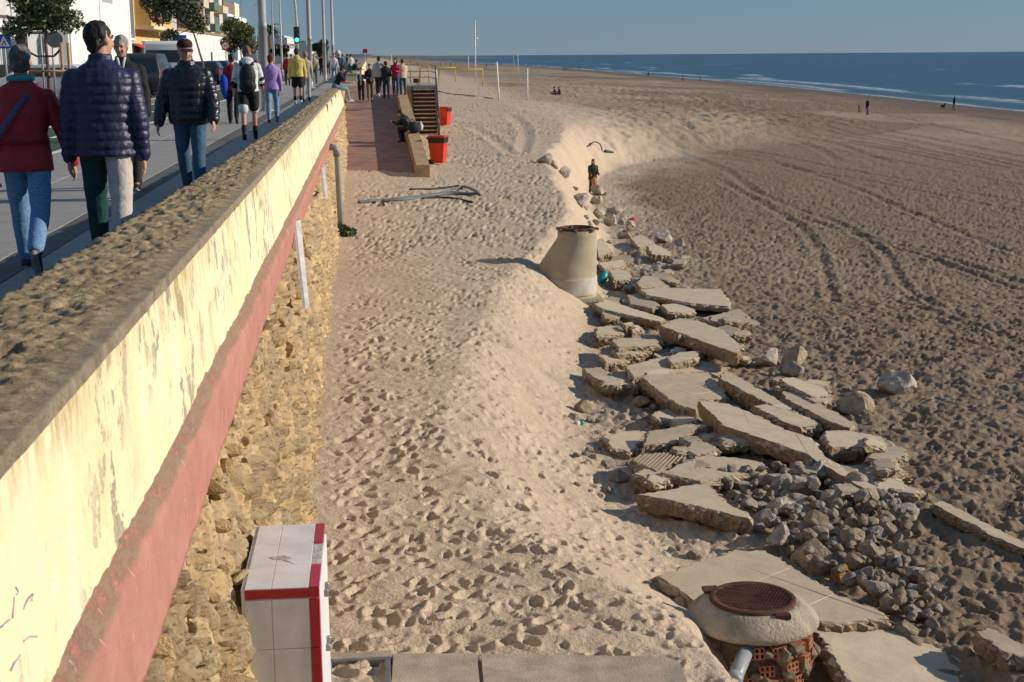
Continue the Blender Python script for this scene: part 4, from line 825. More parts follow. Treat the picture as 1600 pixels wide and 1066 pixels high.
def slab(label, pts, lift=.2, thick=.22, tilt=(0, 0), mi=0, ribs=False, joints=0, seed=0, ref=None):
    """a broken slab: photo pixels of its top outline, laid at the height of the sand below plus lift; tilt = slope in x, y"""
    cx = sum(p[0] for p in pts)/len(pts); cy = sum(p[1] for p in pts)/len(pts); c = on_ground(cx, cy, 10, lift*.78); z0 = c[2]
    V = []
    tilt = (tilt[0]-.11-.05*math.sin(seed*2.3), tilt[1]+.04*math.sin(seed*1.7)); n = Vector((-tilt[0], -tilt[1], 1))
    for p in pts:
        v = ray(*p); t = ((z0-CAMZ)+n.x*c[0]+n.y*c[1])/(n.x*v[0]+n.y*v[1]+v[2]); V.append(Vector(CAMP+v*t)-Vector(c))
    thick = max(.10, thick*.74)
    # resample outline, roughen
    rg = random.Random(seed*13+5); L = []; per = sum((V[i]-V[i-1]).length for i in range(len(V))); step = max(.035, per/120)
    for i in range(len(V)):
        a, b = V[i], V[(i+1) % len(V)]; k = max(1, int((b-a).length/step))
        for j in range(k):
            q = a.lerp(b, j/k); s = .018 if j else .006; nz = .035*float(fbm(np.array([q.x*5+seed]), np.array([q.y*5]), 3, seed % 9)[0]); L.append(q+Vector((rg.uniform(-s, s)+nz, rg.uniform(-s, s)-nz, 0)))
    ar = sum(L[i].x*L[(i+1) % len(L)].y-L[(i+1) % len(L)].x*L[i].y for i in range(len(L)))
    if ar < 0: L = L[::-1]
    N = len(L); bm = bmesh.new(); ce = sum(L, Vector())/N; rings = []
    for k, (dz, out) in enumerate(((0, -.016), (-.016, .0), (-.2*thick, .008), (-.4*thick, .018), (-.6*thick, .008), (-.8*thick, -.01), (-thick, -.05))):
        ring = []
        for q in L:
            d = (q-ce); d.z = 0; d.normalize(); r = out+(rg.uniform(-.03, .03) if k > 1 else rg.uniform(-.022, .004))
            ring.append(bm.verts.new(q+d*r+Vector((0, 0, dz+(rg.uniform(-.015, .015) if k > 1 else 0)))))
        rings.append(ring)
    for a, b in zip(rings[:-1], rings[1:]):
        for i in range(N): bm.faces.new((a[i], b[i], b[(i+1) % N], a[(i+1) % N]))
    ft = bm.faces.new(rings[0]); bm.faces.new(rings[-1][::-1]); bmesh.ops.triangulate(bm, faces=[ft])
    bmesh.ops.recalc_face_normals(bm, faces=bm.faces)
    me = bpy.data.meshes.new('broken_concrete'); bm.to_mesh(me); bm.free()
    o = obj('broken_concrete', me, CONC[mi], None, tuple(c)); tag(o, label, 'concrete', 'broken concrete slabs along the foot of the sand')
    if ribs or joints:
        ax = (V[1]-V[0]); ax.z = 0; ax.normalize(); ay = Vector((-ax.y, ax.x, 0)); xs = [v.dot(ax) for v in V]; ys = [v.dot(ay) for v in V]
        def inside(p):
            r = False
            for i in range(len(V)):
                a, b = V[i], V[(i+1) % len(V)]
                if (a.y > p.y) != (b.y > p.y) and p.x < (b.x-a.x)*(p.y-a.y)/(b.y-a.y)+a.x: r = not r
            return r
        def strip(s0, along, across, wdt, h, nm, m_):
            """one straight rib or joint, clipped to the outline"""
            run = []; q = MB(); lo, hi = (min(xs), max(xs)) if along is ax else (min(ys), max(ys)); t = lo
            cur = []
            while t <= hi+.05:
                p = along*t+across*s0
                if inside(p) and inside(p+along*.05): cur.append(p)
                else:
                    if len(cur) > 2: run.append(cur)
                    cur = []
                t += .05
            if len(cur) > 2: run.append(cur)
            for cr in run:
                a, b = cr[0], cr[-1]; zf = lambda p: tilt[0]*p.x+tilt[1]*p.y
                q.add([a-across*wdt+Vector((0, 0, zf(a)-.004)), a+across*wdt+Vector((0, 0, zf(a)-.004)), b+across*wdt+Vector((0, 0, zf(b)-.004)), b-across*wdt+Vector((0, 0, zf(b)-.004)),
                       a+Vector((0, 0, zf(a)+h)), b+Vector((0, 0, zf(b)+h))], [(0, 1, 4), (1, 2, 5, 4), (2, 3, 5), (3, 0, 4, 5)])
            if q.f: q.build(nm, m_, o)
        if ribs:
            s = min(ys)
            while s < max(ys): strip(s, ax, ay, .012, .012, 'rib', CONC[2]); s += .042
        else:
            jm = mat('joint_line', (.52, .44, .34), .9)
            for k in range(1, joints+1): strip(min(ys)+(max(ys)-min(ys))*k/(joints+1), ax, ay, .006, .0015, 'joint', jm); strip(min(xs)+(max(xs)-min(xs))*k/(joints+1), ay, ax, .006, .0015, 'joint', jm)
    return o
SLABS = [
 ('large flat paved slab behind the brick manhole chamber', [(1026, 900), (1149, 858), (1198, 860), (1261, 898), (1318, 932), (1385, 958), (1388, 967), (1315, 972), (1240, 972), (1091, 946)], .30, .26, (0, 0), 0, 0, 2),
 ('wide sand-coloured slab right of the brick manhole chamber', [(1266, 970), (1398, 982), (1464, 1001), (1510, 1018), (1585, 1072), (1600, 1105), (1380, 1110), (1320, 1062), (1285, 1012)], .16, .26, (0, 0), 1),
 ('L-shaped slab with thick dark front edge left of the stones', [(997, 773), (1042, 766), (1077, 758), (1107, 755), (1115, 766), (1140, 787), (1173, 802), (1176, 812), (1087, 791), (1042, 781)], .26, .25, (0, 0), 1),
 ('ribbed slab lying in front of the tilted slab', [(987, 720), (1000, 709), (1062, 705), (1096, 709), (1025, 737)], .24, .22, (0, 0), 2, 1),
 ('flat slab with coarse aggregate edge beside the ribbed slab', [(1028, 738), (1096, 711), (1150, 714), (1192, 722), (1203, 736), (1090, 752)], .24, .24, (0, 0), 0),
 ('tilted slab with rough bright edge above the ribbed slab', [(1005, 696), (1012, 674), (1075, 662), (1111, 663), (1045, 693)], .26, .22, (.05, .12), 0),
 ('half-buried pale slab at the foot of the sand slope', [(942, 681), (975, 673), (1008, 673), (1000, 690), (984, 707), (955, 700)], .12, .2, (.05, .05), 1),
 ('longest slab with stepped edge running towards the stones', [(1092, 626), (1136, 630), (1200, 656), (1222, 670), (1270, 683), (1290, 714), (1330, 738), (1369, 761), (1364, 772), (1300, 733), (1255, 707), (1215, 694), (1130, 665), (1114, 650)], .34, .28, (0, .02), 1, 0, 2),
 ('broad slab in the middle of the heap with chipped near corner', [(1002, 588), (1025, 584), (1105, 582), (1136, 611), (1136, 622), (1092, 625), (1087, 641), (1060, 633), (1030, 613)], .32, .25, (0, 0), 0, 0, 2),
 ('flat slab just above the broad middle slab', [(978, 571), (1000, 566), (1040, 556), (1120, 567), (1128, 579), (1020, 585), (990, 590)], .30, .22, (0, 0), 0),
 ('big sloping slab on top of the heap with thick eroded front', [(1032, 509), (1055, 498), (1090, 501), (1130, 515), (1160, 541), (1152, 552), (1110, 538), (1065, 522)], .48, .28, (.02, 0), 1, 0, 1),
 ('upper of two stacked blocks at the left end of the heap', [(953, 531), (975, 528), (1030, 530), (1031, 540), (965, 543)], .38, .16, (0, 0), 0),
 ('lower of two stacked blocks at the left end of the heap', [(955, 547), (1008, 542), (1020, 546), (1002, 554), (962, 554)], .28, .26, (0, 0), 0),
 ('rough-edged slab tucked under the big sloping slab', [(1042, 561), (1060, 550), (1093, 548), (1092, 559), (1052, 568)], .40, .2, (0, 0), 1),
 ('low slab alone in shadow at the left of the heap', [(926, 589), (945, 586), (1003, 596), (998, 604), (945, 598)], .24, .26, (0, 0), 0),
 ('thick block with dark front face right of the broad slab', [(1128, 581), (1142, 581), (1228, 631), (1218, 637), (1180, 621), (1124, 592)], .38, .32, (0, 0), 0),
 ('slab below the thick block, near the right of the heap', [(1178, 634), (1196, 631), (1260, 650), (1284, 663), (1255, 669), (1215, 656)], .30, .26, (0, 0), 1),
 ('pale wedge slab at the upper right of the heap', [(1217, 591), (1240, 589), (1290, 607), (1295, 620), (1270, 620), (1230, 601)], .34, .22, (0, 0), 1),
 ('long block pointing at the round boulder', [(1225, 611), (1250, 612), (1300, 640), (1340, 664), (1325, 669), (1290, 656), (1222, 621)], .30, .28, (0, 0), 0),
 ('thick pale slab at the right end of the heap', [(1285, 673), (1330, 672), (1378, 682), (1388, 691), (1355, 698), (1300, 700), (1290, 690)], .26, .26, (0, 0), 1),
 ('small flat slab with toothed rim by the right end', [(1348, 735), (1375, 731), (1422, 745), (1425, 752), (1380, 757), (1355, 752)], .10, .15, (0, 0), 1),
 ('rounded broken slab end beside the toothed slab', [(1375, 752), (1420, 757), (1445, 766), (1430, 772), (1395, 767)], .16, .2, (0, 0), 0),
 ('long thin kerb piece lying on the sand at the right edge', [(1456, 786), (1475, 783), (1606, 850), (1612, 862), (1560, 842)], .14, .16, (0, 0), 0),
 ('dark slab end at the lower right edge of the view', [(1522, 985), (1545, 980), (1604, 1008), (1612, 1032), (1560, 1016)], .22, .26, (0, 0), 2),
 ('wide flat slab at the far end of the heap', [(1000, 453), (1030, 449), (1128, 452), (1142, 472), (1138, 479), (1080, 474), (1010, 461)], .30, .18, (0, 0), 1),
 ('narrow slab leading from the cone to the big sloping slab', [(927, 475), (945, 468), (1010, 488), (1038, 497), (1033, 503), (985, 493), (940, 483)], .30, .2, (0, 0), 1),
 ('rounded slab behind the wide far slab', [(995, 441), (1005, 431), (1025, 432), (1046, 447), (1002, 451)], .34, .22, (0, 0), 0),
 ('small block close to the concrete cone', [(952, 425), (965, 418), (985, 425), (983, 438), (960, 438)], .4, .3, (0, 0), 1),
 ('thin slab piece beside the teal plastic', [(935, 411), (975, 405), (977, 414), (945, 421)], .4, .2, (0, 0), 1),
 ('slab piece in front of the wide far slab', [(980, 461), (1000, 458), (1030, 475), (1020, 482), (985, 475)], .24, .2, (0, 0), 2),
 ('small dark-fronted block before the wide far slab', [(1032, 476), (1060, 473), (1085, 483), (1080, 490), (1045, 488)], .22, .2, (0, 0), 1),
 ('grey flat slab sunk in the trodden sand right of the heap', [(1097, 497), (1155, 482), (1175, 498), (1212, 514), (1160, 521), (1120, 508)], .05, .12, (0, 0), 2),
 ('flat sunken slab below the narrow slab', [(945, 506), (965, 496), (1020, 505), (1022, 512), (950, 514)], .08, .14, (0, 0), 2),
 ('upright slab leaning beside the cone', [(928, 378), (941, 371), (957, 394), (936, 402)], .5, .3, (0, .2), 1),
 ('squared pale block standing beyond the wide far slab', [(1011, 384), (1022, 381), (1048, 393), (1046, 400), (1018, 397)], .35, .32, (0, 0), 1),
 ('flat broken piece beside the squared pale block', [(985, 372), (1002, 366), (1022, 378), (1000, 388)], .25, .2, (0, 0), 1)]
_rg = random.Random(77)
FRAG = [(930, 1010, 470, 600, 'left of the big sloping slab'), (1060, 1180, 490, 560, 'around the big sloping slab'), (1250, 1420, 690, 765, 'at the right end of the slab heap'), (1000, 1130, 530, 610, 'around the broad middle slab'), (1120, 1280, 590, 690, 'between the long blocks on the right of the heap'), (950, 1080, 400, 500, 'between the cone and the wide far slab'), (990, 1110, 640, 760, 'around the ribbed slab')]
for k in range(105):
    x0, x1, y0, y1, wh = FRAG[k % 7]; x, y = _rg.uniform(x0, x1), _rg.uniform(y0, y1)
    r = _rg.uniform(9, 30)*(.6+.4*(y-400)/350); n = _rg.choice((4, 5, 5, 6)); a0 = _rg.random()*6
    SLABS.append(('%s broken concrete piece %s' % ('small' if r < 12 else 'middling' if r < 18 else 'wide', wh), [(x+r*1.3*math.cos(a0+6.283*i/n+_rg.uniform(-.3, .3)), y+r*.5*math.sin(a0+6.283*i/n+_rg.uniform(-.3, .3))) for i in range(n)], _rg.uniform(.06, .3), _rg.uniform(.12, .22), (_rg.uniform(-.12, .2), _rg.uniform(-.05, .03)), _rg.choice((0, 1, 2))))
for i, s in enumerate(SLABS):
    s = list(s)+[0]*(8-len(s)); slab(s[0], s[1], s[2], s[3], s[4], s[5], bool(s[6]), s[7], i)
# ------------------------------------------------------------------ rocks
def rocks():
    rg = random.Random(21); ms = []
    tone = [('rock_grey', (.52, .455, .37), (.30, .255, .205)), ('rock_tan', (.52, .41, .28), (.30, .23, .15)), ('rock_pale', (.60, .52, .42), (.36, .30, .24)), ('rock_ochre', (.55, .34, .12), (.28, .17, .07))]
    for k in range(16):
        me = rock_mesh('rock', 40+k, 2, (1, rg.uniform(.75, 1), rg.uniform(.62, .85)), .45); q = tone[(0, 2, 1, 2, 0, 2, 1, 0)[k % 8]]; me.materials.append(mat(q[0], q[1], .92, .2, 2.2, .05, 9, c2=q[2])); ms.append(me)
    och = rock_mesh('rock', 77, 2, (.9, .8, 1), .45); och.materials.append(mat(tone[3][0], tone[3][1], .92, .3, 2.2, .05, 9, c2=tone[3][2]))
    def rock(px, py, rpx, label, group=None, sink=.3, me=None, name='rock', sz=(1, 1, 1), lift=0):
        c = on_ground(px, py+rpx*.35, 10); s = rpx/(F/max(1e-3, (np.array(c)-CAMP)@_d)); o = obj(name, me or rg.choice(ms), None, None, (c[0], c[1], c[2]+s*(.75-sink)*.8+lift)); o.scale = (s*sz[0], s*sz[1], s*sz[2])
        o.rotation_euler = (rg.uniform(-.5, .5), rg.uniform(-.5, .5), rg.uniform(0, 6.28)); return tag(o, label, 'rock', group)
    big = [(1272, 872, 40, 'largest tan boulder of the stone heap beside the paved slab', ms[2]), (1315, 900, 22, 'orange-brown boulder at the front of the stone heap', och), (1334, 882, 24, 'dark grey rock behind the orange-brown boulder', ms[0]), (1352, 902, 21, 'grey rock right of the orange-brown boulder', ms[4]),
           (1369, 868, 20, 'squared grey rock in the stone heap with white rock beside it', ms[7]), (1395, 872, 17, 'whitish rock at the right side of the stone heap', ms[3]), (1192, 815, 24, 'pale block-like rock at the corner of the L-shaped slab', ms[1]), (1252, 790, 28, 'tall angular rock in the middle of the stone heap', ms[5]),
           (1225, 828, 24, 'dark angular rock above the largest boulder', ms[4]), (1412, 808, 30, 'rounded dark grey boulder at the right of the stone heap', ms[0]), (1345, 785, 30, 'long flat rock at the top of the stone heap', ms[6]),
           (1402, 603, 36, 'dark boulder half buried in the trodden sand beyond the heap', ms[0]), (1334, 633, 32, 'round tan boulder at the right end of the slab heap', ms[6]), (1242, 559, 26, 'tan block lying beyond the slab heap', ms[2]), (1236, 578, 22, 'grey angular rock below the tan block', ms[4]), (1200, 562, 26, 'pale block next to the big sloping slab', ms[5]),
           (1398, 728, 16, 'pale squared rock beside the thick right slab', ms[3]), (1187, 705, 18, 'upright grey rock between the slabs', ms[4]), (1110, 695, 26, 'grey rock between tilted slab and longest slab', ms[0]), (1156, 690, 16, 'flat pale stone between the slabs', ms[3]),
           (1062, 857, 10, 'upright pale shard standing in the sand', ms[3]), (1082, 867, 12, 'dark stone beside the upright shard', ms[0]), (1006, 750, 24, 'tan rock below the ribbed slab', ms[2]), (965, 745, 18, 'grey stone sunk left of the ribbed slab', ms[4]), (912, 637, 16, 'tan stone above the drink can', ms[2]), (898, 652, 10, 'small tan stone beside the drink can', ms[1]), (922, 655, 9, 'small grey stone right of the drink can', ms[4]), (1004, 628, 16, 'brown stone under the broad middle slab', ms[6]),
           (1426, 958, 20, 'dark flat curved rock near the lower right slabs', ms[0]), (1440, 945, 16, 'orange stone beside the dark curved rock', och), (1415, 985, 22, 'tan rock on the edge of the lower right slab', ms[2]), (1455, 975, 16, 'small grey rock by the lower right slab', ms[4]),
           (955, 346, 18, 'large pale rock beyond the concrete cone', ms[5]), (975, 368, 12, 'brown-sided rock beyond the concrete cone', ms[2]), (1036, 372, 18, 'dark grey rock in the sand beyond the cone', ms[0]), (1062, 380, 13, 'small dark rock in the sand right of the cone', ms[4]), (936, 299, 15, 'brown rock in front of the woman on the beach', ms[6]), (908, 311, 16, 'dark brown rock below the woman on the beach', ms[0]), (933, 314, 12, 'pale squared rock below the woman on the beach', ms[3]), (935, 331, 13, 'grey rock under the pale squared rock', ms[4]), (962, 331, 13, 'dark rock right of the grey rock', ms[0]), (880, 270, 14, 'grey rock embedded in the sand edge', ms[4]), (853, 250, 15, 'dark rock at the corner of the sand edge', ms[0]), (865, 258, 11, 'brown rock beside the dark corner rock', ms[6]), (985, 352, 10, 'small pale rock by the red plastic', ms[3])]
    for px, py, r, lb, me in big: rock(px, py, r, lb, 'large rocks', me=me)
    # the heap of rubble stones: every stone its own thing
    poly = [(1115, 752), (1200, 735), (1290, 745), (1345, 775), (1402, 790), (1440, 830), (1405, 870), (1440, 905), (1478, 962), (1425, 975), (1385, 950), (1270, 892), (1185, 830)]
    def inp(x, y):
        r = False
        for i in range(len(poly)):
            a, b = poly[i], poly[(i+1) % len(poly)]
            if (a[1] > y) != (b[1] > y) and x < (b[0]-a[0])*(y-a[1])/(b[1]-a[1])+a[0]: r = not r
        return r
    TONE = {'rock_grey': 'grey', 'rock_tan': 'tan', 'rock_pale': 'pale', 'rock_ochre': 'ochre'}; LM = [(1130, 770, 'beside the L-shaped slab'), (1180, 745, 'below the flat aggregate slab'), (1290, 745, 'under the longest slab'), (1272, 850, 'behind the largest tan boulder'), (1330, 920, 'in front of the orange-brown boulder'), (1380, 860, 'beside the whitish rock'), (1412, 815, 'beside the rounded dark boulder'), (1430, 960, 'near the lower right slab'), (1200, 820, 'behind the paved slab'), (1330, 810, 'in the middle of the heap')]
    n = 0; used = [(q[0], q[1], q[2]) for q in big]
    for k in range(6000):
        x, y = rg.uniform(1110, 1480), rg.uniform(735, 975)
        if not inp(x, y): continue
        lay = n > 105; r = rg.choice((10, 12, 14, 17, 20, 25, 29))*(.8 if lay else 1)*(.75+.25*(y-735)/240+.1)
        if any(math.hypot(x-a, (y-b)*1.5) < (r+c)*(.60 if not lay else .42) for a, b, c in used): continue
        used.append((x, y, r)); n += 1
        me = rg.choice(ms); lm = min(LM, key=lambda q: math.hypot(q[0]-x, (q[1]-y)*1.3))[2]
        rock(x, y, r, '%s %s rubble stone in the heap %s' % ('small' if r < 12 else 'middling' if r < 18 else 'large', TONE[me.materials[0].name], lm), 'rubble stones heaped beside the slabs', .2, me, lift=.07*rg.random()+(.10 if lay else .02))
        if n > 230: break
    bk = rock_mesh('brick_piece', 55, 1, (1, .6, .5), .3); bk.materials.append(mat('brick_red', (.42, .16, .09), .9, .25, 3, .03, 8))
    for k in range(9): x, y = rg.uniform(1120, 1420), rg.uniform(760, 930); rock(x, y, rg.uniform(6, 10), 'broken red brick piece among the rubble stones', 'brick pieces in the rubble heap', .1, bk, 'brick_piece', lift=.1)
    for k in range(46):          # scattered small stones around the slabs
        x, y = rg.choice([(rg.uniform(985, 1060), rg.uniform(618, 655)), (rg.uniform(900, 1000), rg.uniform(640, 770)), (rg.uniform(1090, 1260), rg.uniform(585, 730)), (rg.uniform(940, 1010), rg.uniform(395, 440))])
        rock(x, y, rg.uniform(4, 9), 'small loose stone scattered around the broken slabs', 'small loose stones around the slabs', .2, name='stone')
    for k in range(70):
        x, y = rg.uniform(900, 1040), rg.uniform(290, 425)
        if abs(x-(905+(y-290)*.75)) > 32: continue
        rock(x, y, rg.uniform(5, 10), 'small rock in the line of stones beyond the cone', 'small rocks beyond the cone', .25)
rocks()
# ------------------------------------------------------------------ manhole chambers
def near_manhole():
    zc = CAMZ-4.16; c = at_z(1177, 937, zc); t = thing('manhole_chamber', 'exposed brick manhole chamber with concrete collar and rusty round cover', 'manhole', (c[0], c[1]+.02, zc-1.1))
    B = 1.1
    col = mat('collar_concrete', (.41, .35, .26), .92, .3, 4, .02, 35)
    MB().lathe([(.36, B-.19), (.48, B-.185), (.515, B-.155), (.50, B-.12), (.445, B-.065), (.38, B-.02), (.36, B-.008), (.33, B-.008)], 40).build('collar', col, t)
    rust = mat('rusty_iron', (.115, .045, .022), .8, .45, 7, .004, 60, c2=(.05, .022, .015))
    cv = MB().lathe([(.335, B-.03), (.335, B+.012), (.325, B+.018), (.29, B+.018), (.285, B+.012)], 40).build('cover', rust, t); q = MB()
    for i in range(-9, 10):
        for j in range(-9, 10):
            x, y = (i+.5*(j % 2))*.03, j*.028
            if math.hypot(x, y) < .27: q.box(x-.009, x+.009, y-.007, y+.007, B+.008, B+.020)
    q.build('grip_studs', rust, cv); MB().box(-.345, -.22, .16, .26, B-.01, B+.022, bev=.006).build('hinge', rust, t); MB().box(.08, .2, -.37, -.31, B-.035, B+.008, bev=.005).build('frame_lug', rust, t)
    MB().lathe([(.40, -.2), (.41, .3), (.40, B-.20)], 28).build('mortar_core', mat('rough_mortar', (.25, .195, .13), .95, .35, 6, .05, 25), t)
    bk = mat('hollow_brick', (.42, .17, .095), .88, .25, 7, .004, 60); dk = mat('brick_hole', (.05, .025, .018), .95); rg = random.Random(5)
    # hollow bricks with their end holes facing out
    def brick_mesh():
        q = MB(); W, Hh, L = .125, .10, .16; xs = [-W/2+W*i/3 for i in range(4)]; zs = [-Hh/2+Hh*i/2 for i in range(3)]; w = .009
        for x in xs: q.box(x-w if x > -W/2 else x, x+w if x < W/2 else x, -L, 0, -Hh/2, Hh/2)
        for i in range(3):
            for z in zs: q.box(xs[i]+w, xs[i+1]-w, -L, -.0005, z-(w if z > -Hh/2 else 0), z+(w if z < Hh/2 else 0))
        q.box(-W/2+.002, W/2-.002, -L-.005, -L+.02, -Hh/2+.002, Hh/2-.002); return q.mesh('hollow_brick')
    bm_ = brick_mesh(); bm_.materials.append(bk)
    for row in range(5):
        z = B-.265-row*.128
        for k in range(11):
            a = rad(-150+k*24+(12 if row % 2 else 0)+rg.uniform(-3, 3))
            if a > rad(100) or a < rad(-118): continue
            o = obj('hollow_brick', bm_, None, t, (.47*math.cos(a), .47*math.sin(a), z+rg.uniform(-.012, .012))); o.rotation_euler = (rg.uniform(-.08, .08), rg.uniform(-.1, .1), a-math.pi/2); r = rg.uniform(.9, 1.02); o.scale = (r, r, r)
    ms = [rock_mesh('mortar_lump', 300+i, 1, (1, .8, .9), .5) for i in range(3)]
    for m_ in ms: m_.materials.append(mat('rough_mortar_lump', (.33, .26, .17), .95, .3, 2, .03, 8))
    for k in range(70):
        a = rad(rg.uniform(-150, 95)); o = obj('mortar_lump', ms[k % 3], None, t, (.455*math.cos(a), .455*math.sin(a), B-rg.uniform(.22, 1.0))); s = rg.uniform(.04, .095); o.scale = (s, s, s*rg.uniform(.7, 1.2)); o.rotation_euler = (0, 0, rg.uniform(0, 6))
    p = thing('drain_pipe', 'grey plastic drain pipe sticking out of the brick chamber', 'pipe', (0, 0, 0)); pm = mat('grey_pvc', (.30, .32, .335), .4, .08, 4)
    a = Vector(at_y(1170, 1008, c[1]-.36)); b = Vector(at_z(1136, 1088, zc-.36)); dr = (b-a).normalized(); MB().tube([a, b], .055, 18).build('pipe', pm, p); MB().tube([a.lerp(b, .62), a.lerp(b, .74)], .061, 18).build('socket', pm, p)
near_manhole()
def far_cone():
    c = on_ground(884, 448, 10); c[2] = CAMZ-4.75; t = thing('manhole_cone', 'tall precast concrete manhole cone exposed in the sand edge', 'manhole', tuple(c)); s = F/((c-CAMP)@_d)
    cm = mat('precast_concrete', (.42, .35, .245), .9, .15, 2.2, .008, 40); R = 48.5/s; h = 100/s; r = 24/s; ox = (906-884)/s
    pr = [(R*.98, -.6), (R, -.3), (R, h*.30), (R*.98, h*.31), (R*.985, h*.33), (R*.93, h*.45), (r*1.28, h*.88), (r*1.27, h*.9), (r*1.27, h), (r*1.1, h), (r*1.05, h-.08)]; of = [(0, 0)]*5+[((R-R*.93)*.9, 0), (R-r*1.28, 0)]+[(R-r*1.28, 0)]*4
    MB().lathe(pr, 48, off=of).build('cone', cm, t)
    MB().lathe([(R*1.004, .02), (R*1.008, .05), (R*1.008, h*.27), (R*1.003, h*.29)], 48).build('base_ring', mat('ring_concrete', (.47, .43, .36), .9, .25, 3, .008, 40), t)
    M = Matrix.Translation((R-r*1.28, 0, 0)); ru = mat('rusty_iron', ())
    MB().lathe([(r*1.12, h-.02), (r*1.14, h+.05), (r*1.0, h+.06), (r*.98, h-.0)], 32, M).build('iron_frame', ru, t)
    for k in range(7): MB().box(-.08, .08, -.03, .03, -.03, .03, M=M @ Matrix.Rotation(k*.9, 4, 'Z') @ Matrix.Translation((r*1.15, 0, h+.012)), bev=.01).build('packing_brick', mat('packing', (.2, .13, .09), .9), t)
    MB().box(-R*.9, R*1.15, -R*1.05, R*.8, -.7, -.02, bev=.05).build('footing', mat('footing_concrete', (.45, .36, .25), .95, .3, 3, .02, 20), t)
    q = on_ground(939, 437, 8, .1); p = MB(); p.tube([(-.10, 0, -.08), (-.02, -.03, 0), (.06, 0, .04), (.11, .02, .2)], [.10, .12, .10, .06], 10); tag(p.build('plastic_scrap', mat('teal_plastic', (.01, .28, .26), .4), None, tuple(q)), 'crumpled teal plastic lying against the concrete cone', 'litter')
    q = on_ground(985, 346, 8, .1); p = MB(); p.ell((0, 0, 0), (.14, .1, .07), 8).tube([(-.1, 0, 0), (.12, .03, .08), (.2, .05, .06)], [.06, .07, .03], 8); tag(p.build('plastic_scrap', mat('red_plastic', (.6, .03, .02), .5), None, tuple(q)), 'bright red plastic scrap among the rocks beyond the cone', 'litter')
    q = on_ground(905, 661, 8, .03); cn = thing('drink_can', 'small red white and green drink can on the sand slope', 'can', tuple(q), rad(20)); My = Matrix.Rotation(rad(90), 4, 'Y')
    MB().lathe([(.028, -.06), (.033, -.055), (.033, 0)], 14, My).build('white_half', mat('can_white', (.65, .5, .48), .4), cn); MB().lathe([(.0331, 0.0005), (.0331, .05), (.027, .058)], 14, My).build('green_half', mat('can_green', (.02, .3, .2), .4), cn)
far_cone()
# ------------------------------------------------------------------ bins, pipes and odd things on the sand
def bin_(label, px, py, h, lidopen, rzv, Y=None):
    c = on_ground(px, py, 8); t = thing('wheelie_bin', label, 'bin', tuple(c), rzv); rd = mat('bin_red', (.62, .045, .015), .45, .08, 2); bk = mat('bin_black', (.02, .02, .022), .5); s = h/1.07
    def fr(z, k): return [(-.24*k*s, -.28*k*s, z*s), (.24*k*s, -.28*k*s, z*s), (.24*k*s, .28*k*s, z*s), (-.24*k*s, .28*k*s, z*s)]
    V = fr(.06, .82)+fr(.80, 1.06); MB().add(V, [(3, 2, 1, 0), (4, 5, 6, 7), (0, 1, 5, 4), (1, 2, 6, 5), (2, 3, 7, 6), (3, 0, 4, 7)]).build('body', rd, t)
    V = fr(.802, 1.10)+fr(1.0, 1.16); MB().add(V, [(3, 2, 1, 0), (4, 5, 6, 7), (0, 1, 5, 4), (1, 2, 6, 5), (2, 3, 7, 6), (3, 0, 4, 7)]).build('black_rim', bk, t)
    MB().box(-.30*s, .30*s, -.35*s, .34*s, 1.003*s, 1.07*s, bev=.03).build('lid', rd, t)
    if lidopen: MB().box(-.34*s, -.29*s, -.26*s, .26*s, .45*s, 1.0*s, bev=.015).build('hanging_flap', rd, t)
    MB().tube([(.2*s, .3*s, .95*s), (.2*s, .4*s, .98*s), (-.2*s, .4*s, .98*s), (-.2*s, .3*s, .95*s)], .022*s, 6).build('handle', bk, t)
    for x in (-.22, .22): MB().lathe([(.06, -.03), (.1, -.03), (.1, .03), (.06, .03)], 14, Matrix.Translation((x*s, .27*s, .1*s)) @ Matrix.Rotation(rad(90), 4, 'Y')).build('wheel', bk, t)
bin_('red litter bin with black rim in front of the ramp wall', 685, 257, 1.08, 0, rad(70))
bin_('red litter bin with hanging flap beside the wooden stairs', 695, 197, 1.12, 1, rad(60))
def on_wall(px, py, off):
    """where the ray of a photo pixel meets the masonry face"""
    v = ray(px, py)
    for k in range(1, 3000):
        P = CAMP+v*(k*.02/v[1]); l = {q: float(r[0]) for q, r in wall_lines(np.array([P[1]])).items()}
        xf = l['xl']+(l['xb']-l['xl'])*(l['zl']-P[2])/(l['zl']-l['zb'])
        if P[0] < xf+off: return Vector(P)
    return Vector(P)
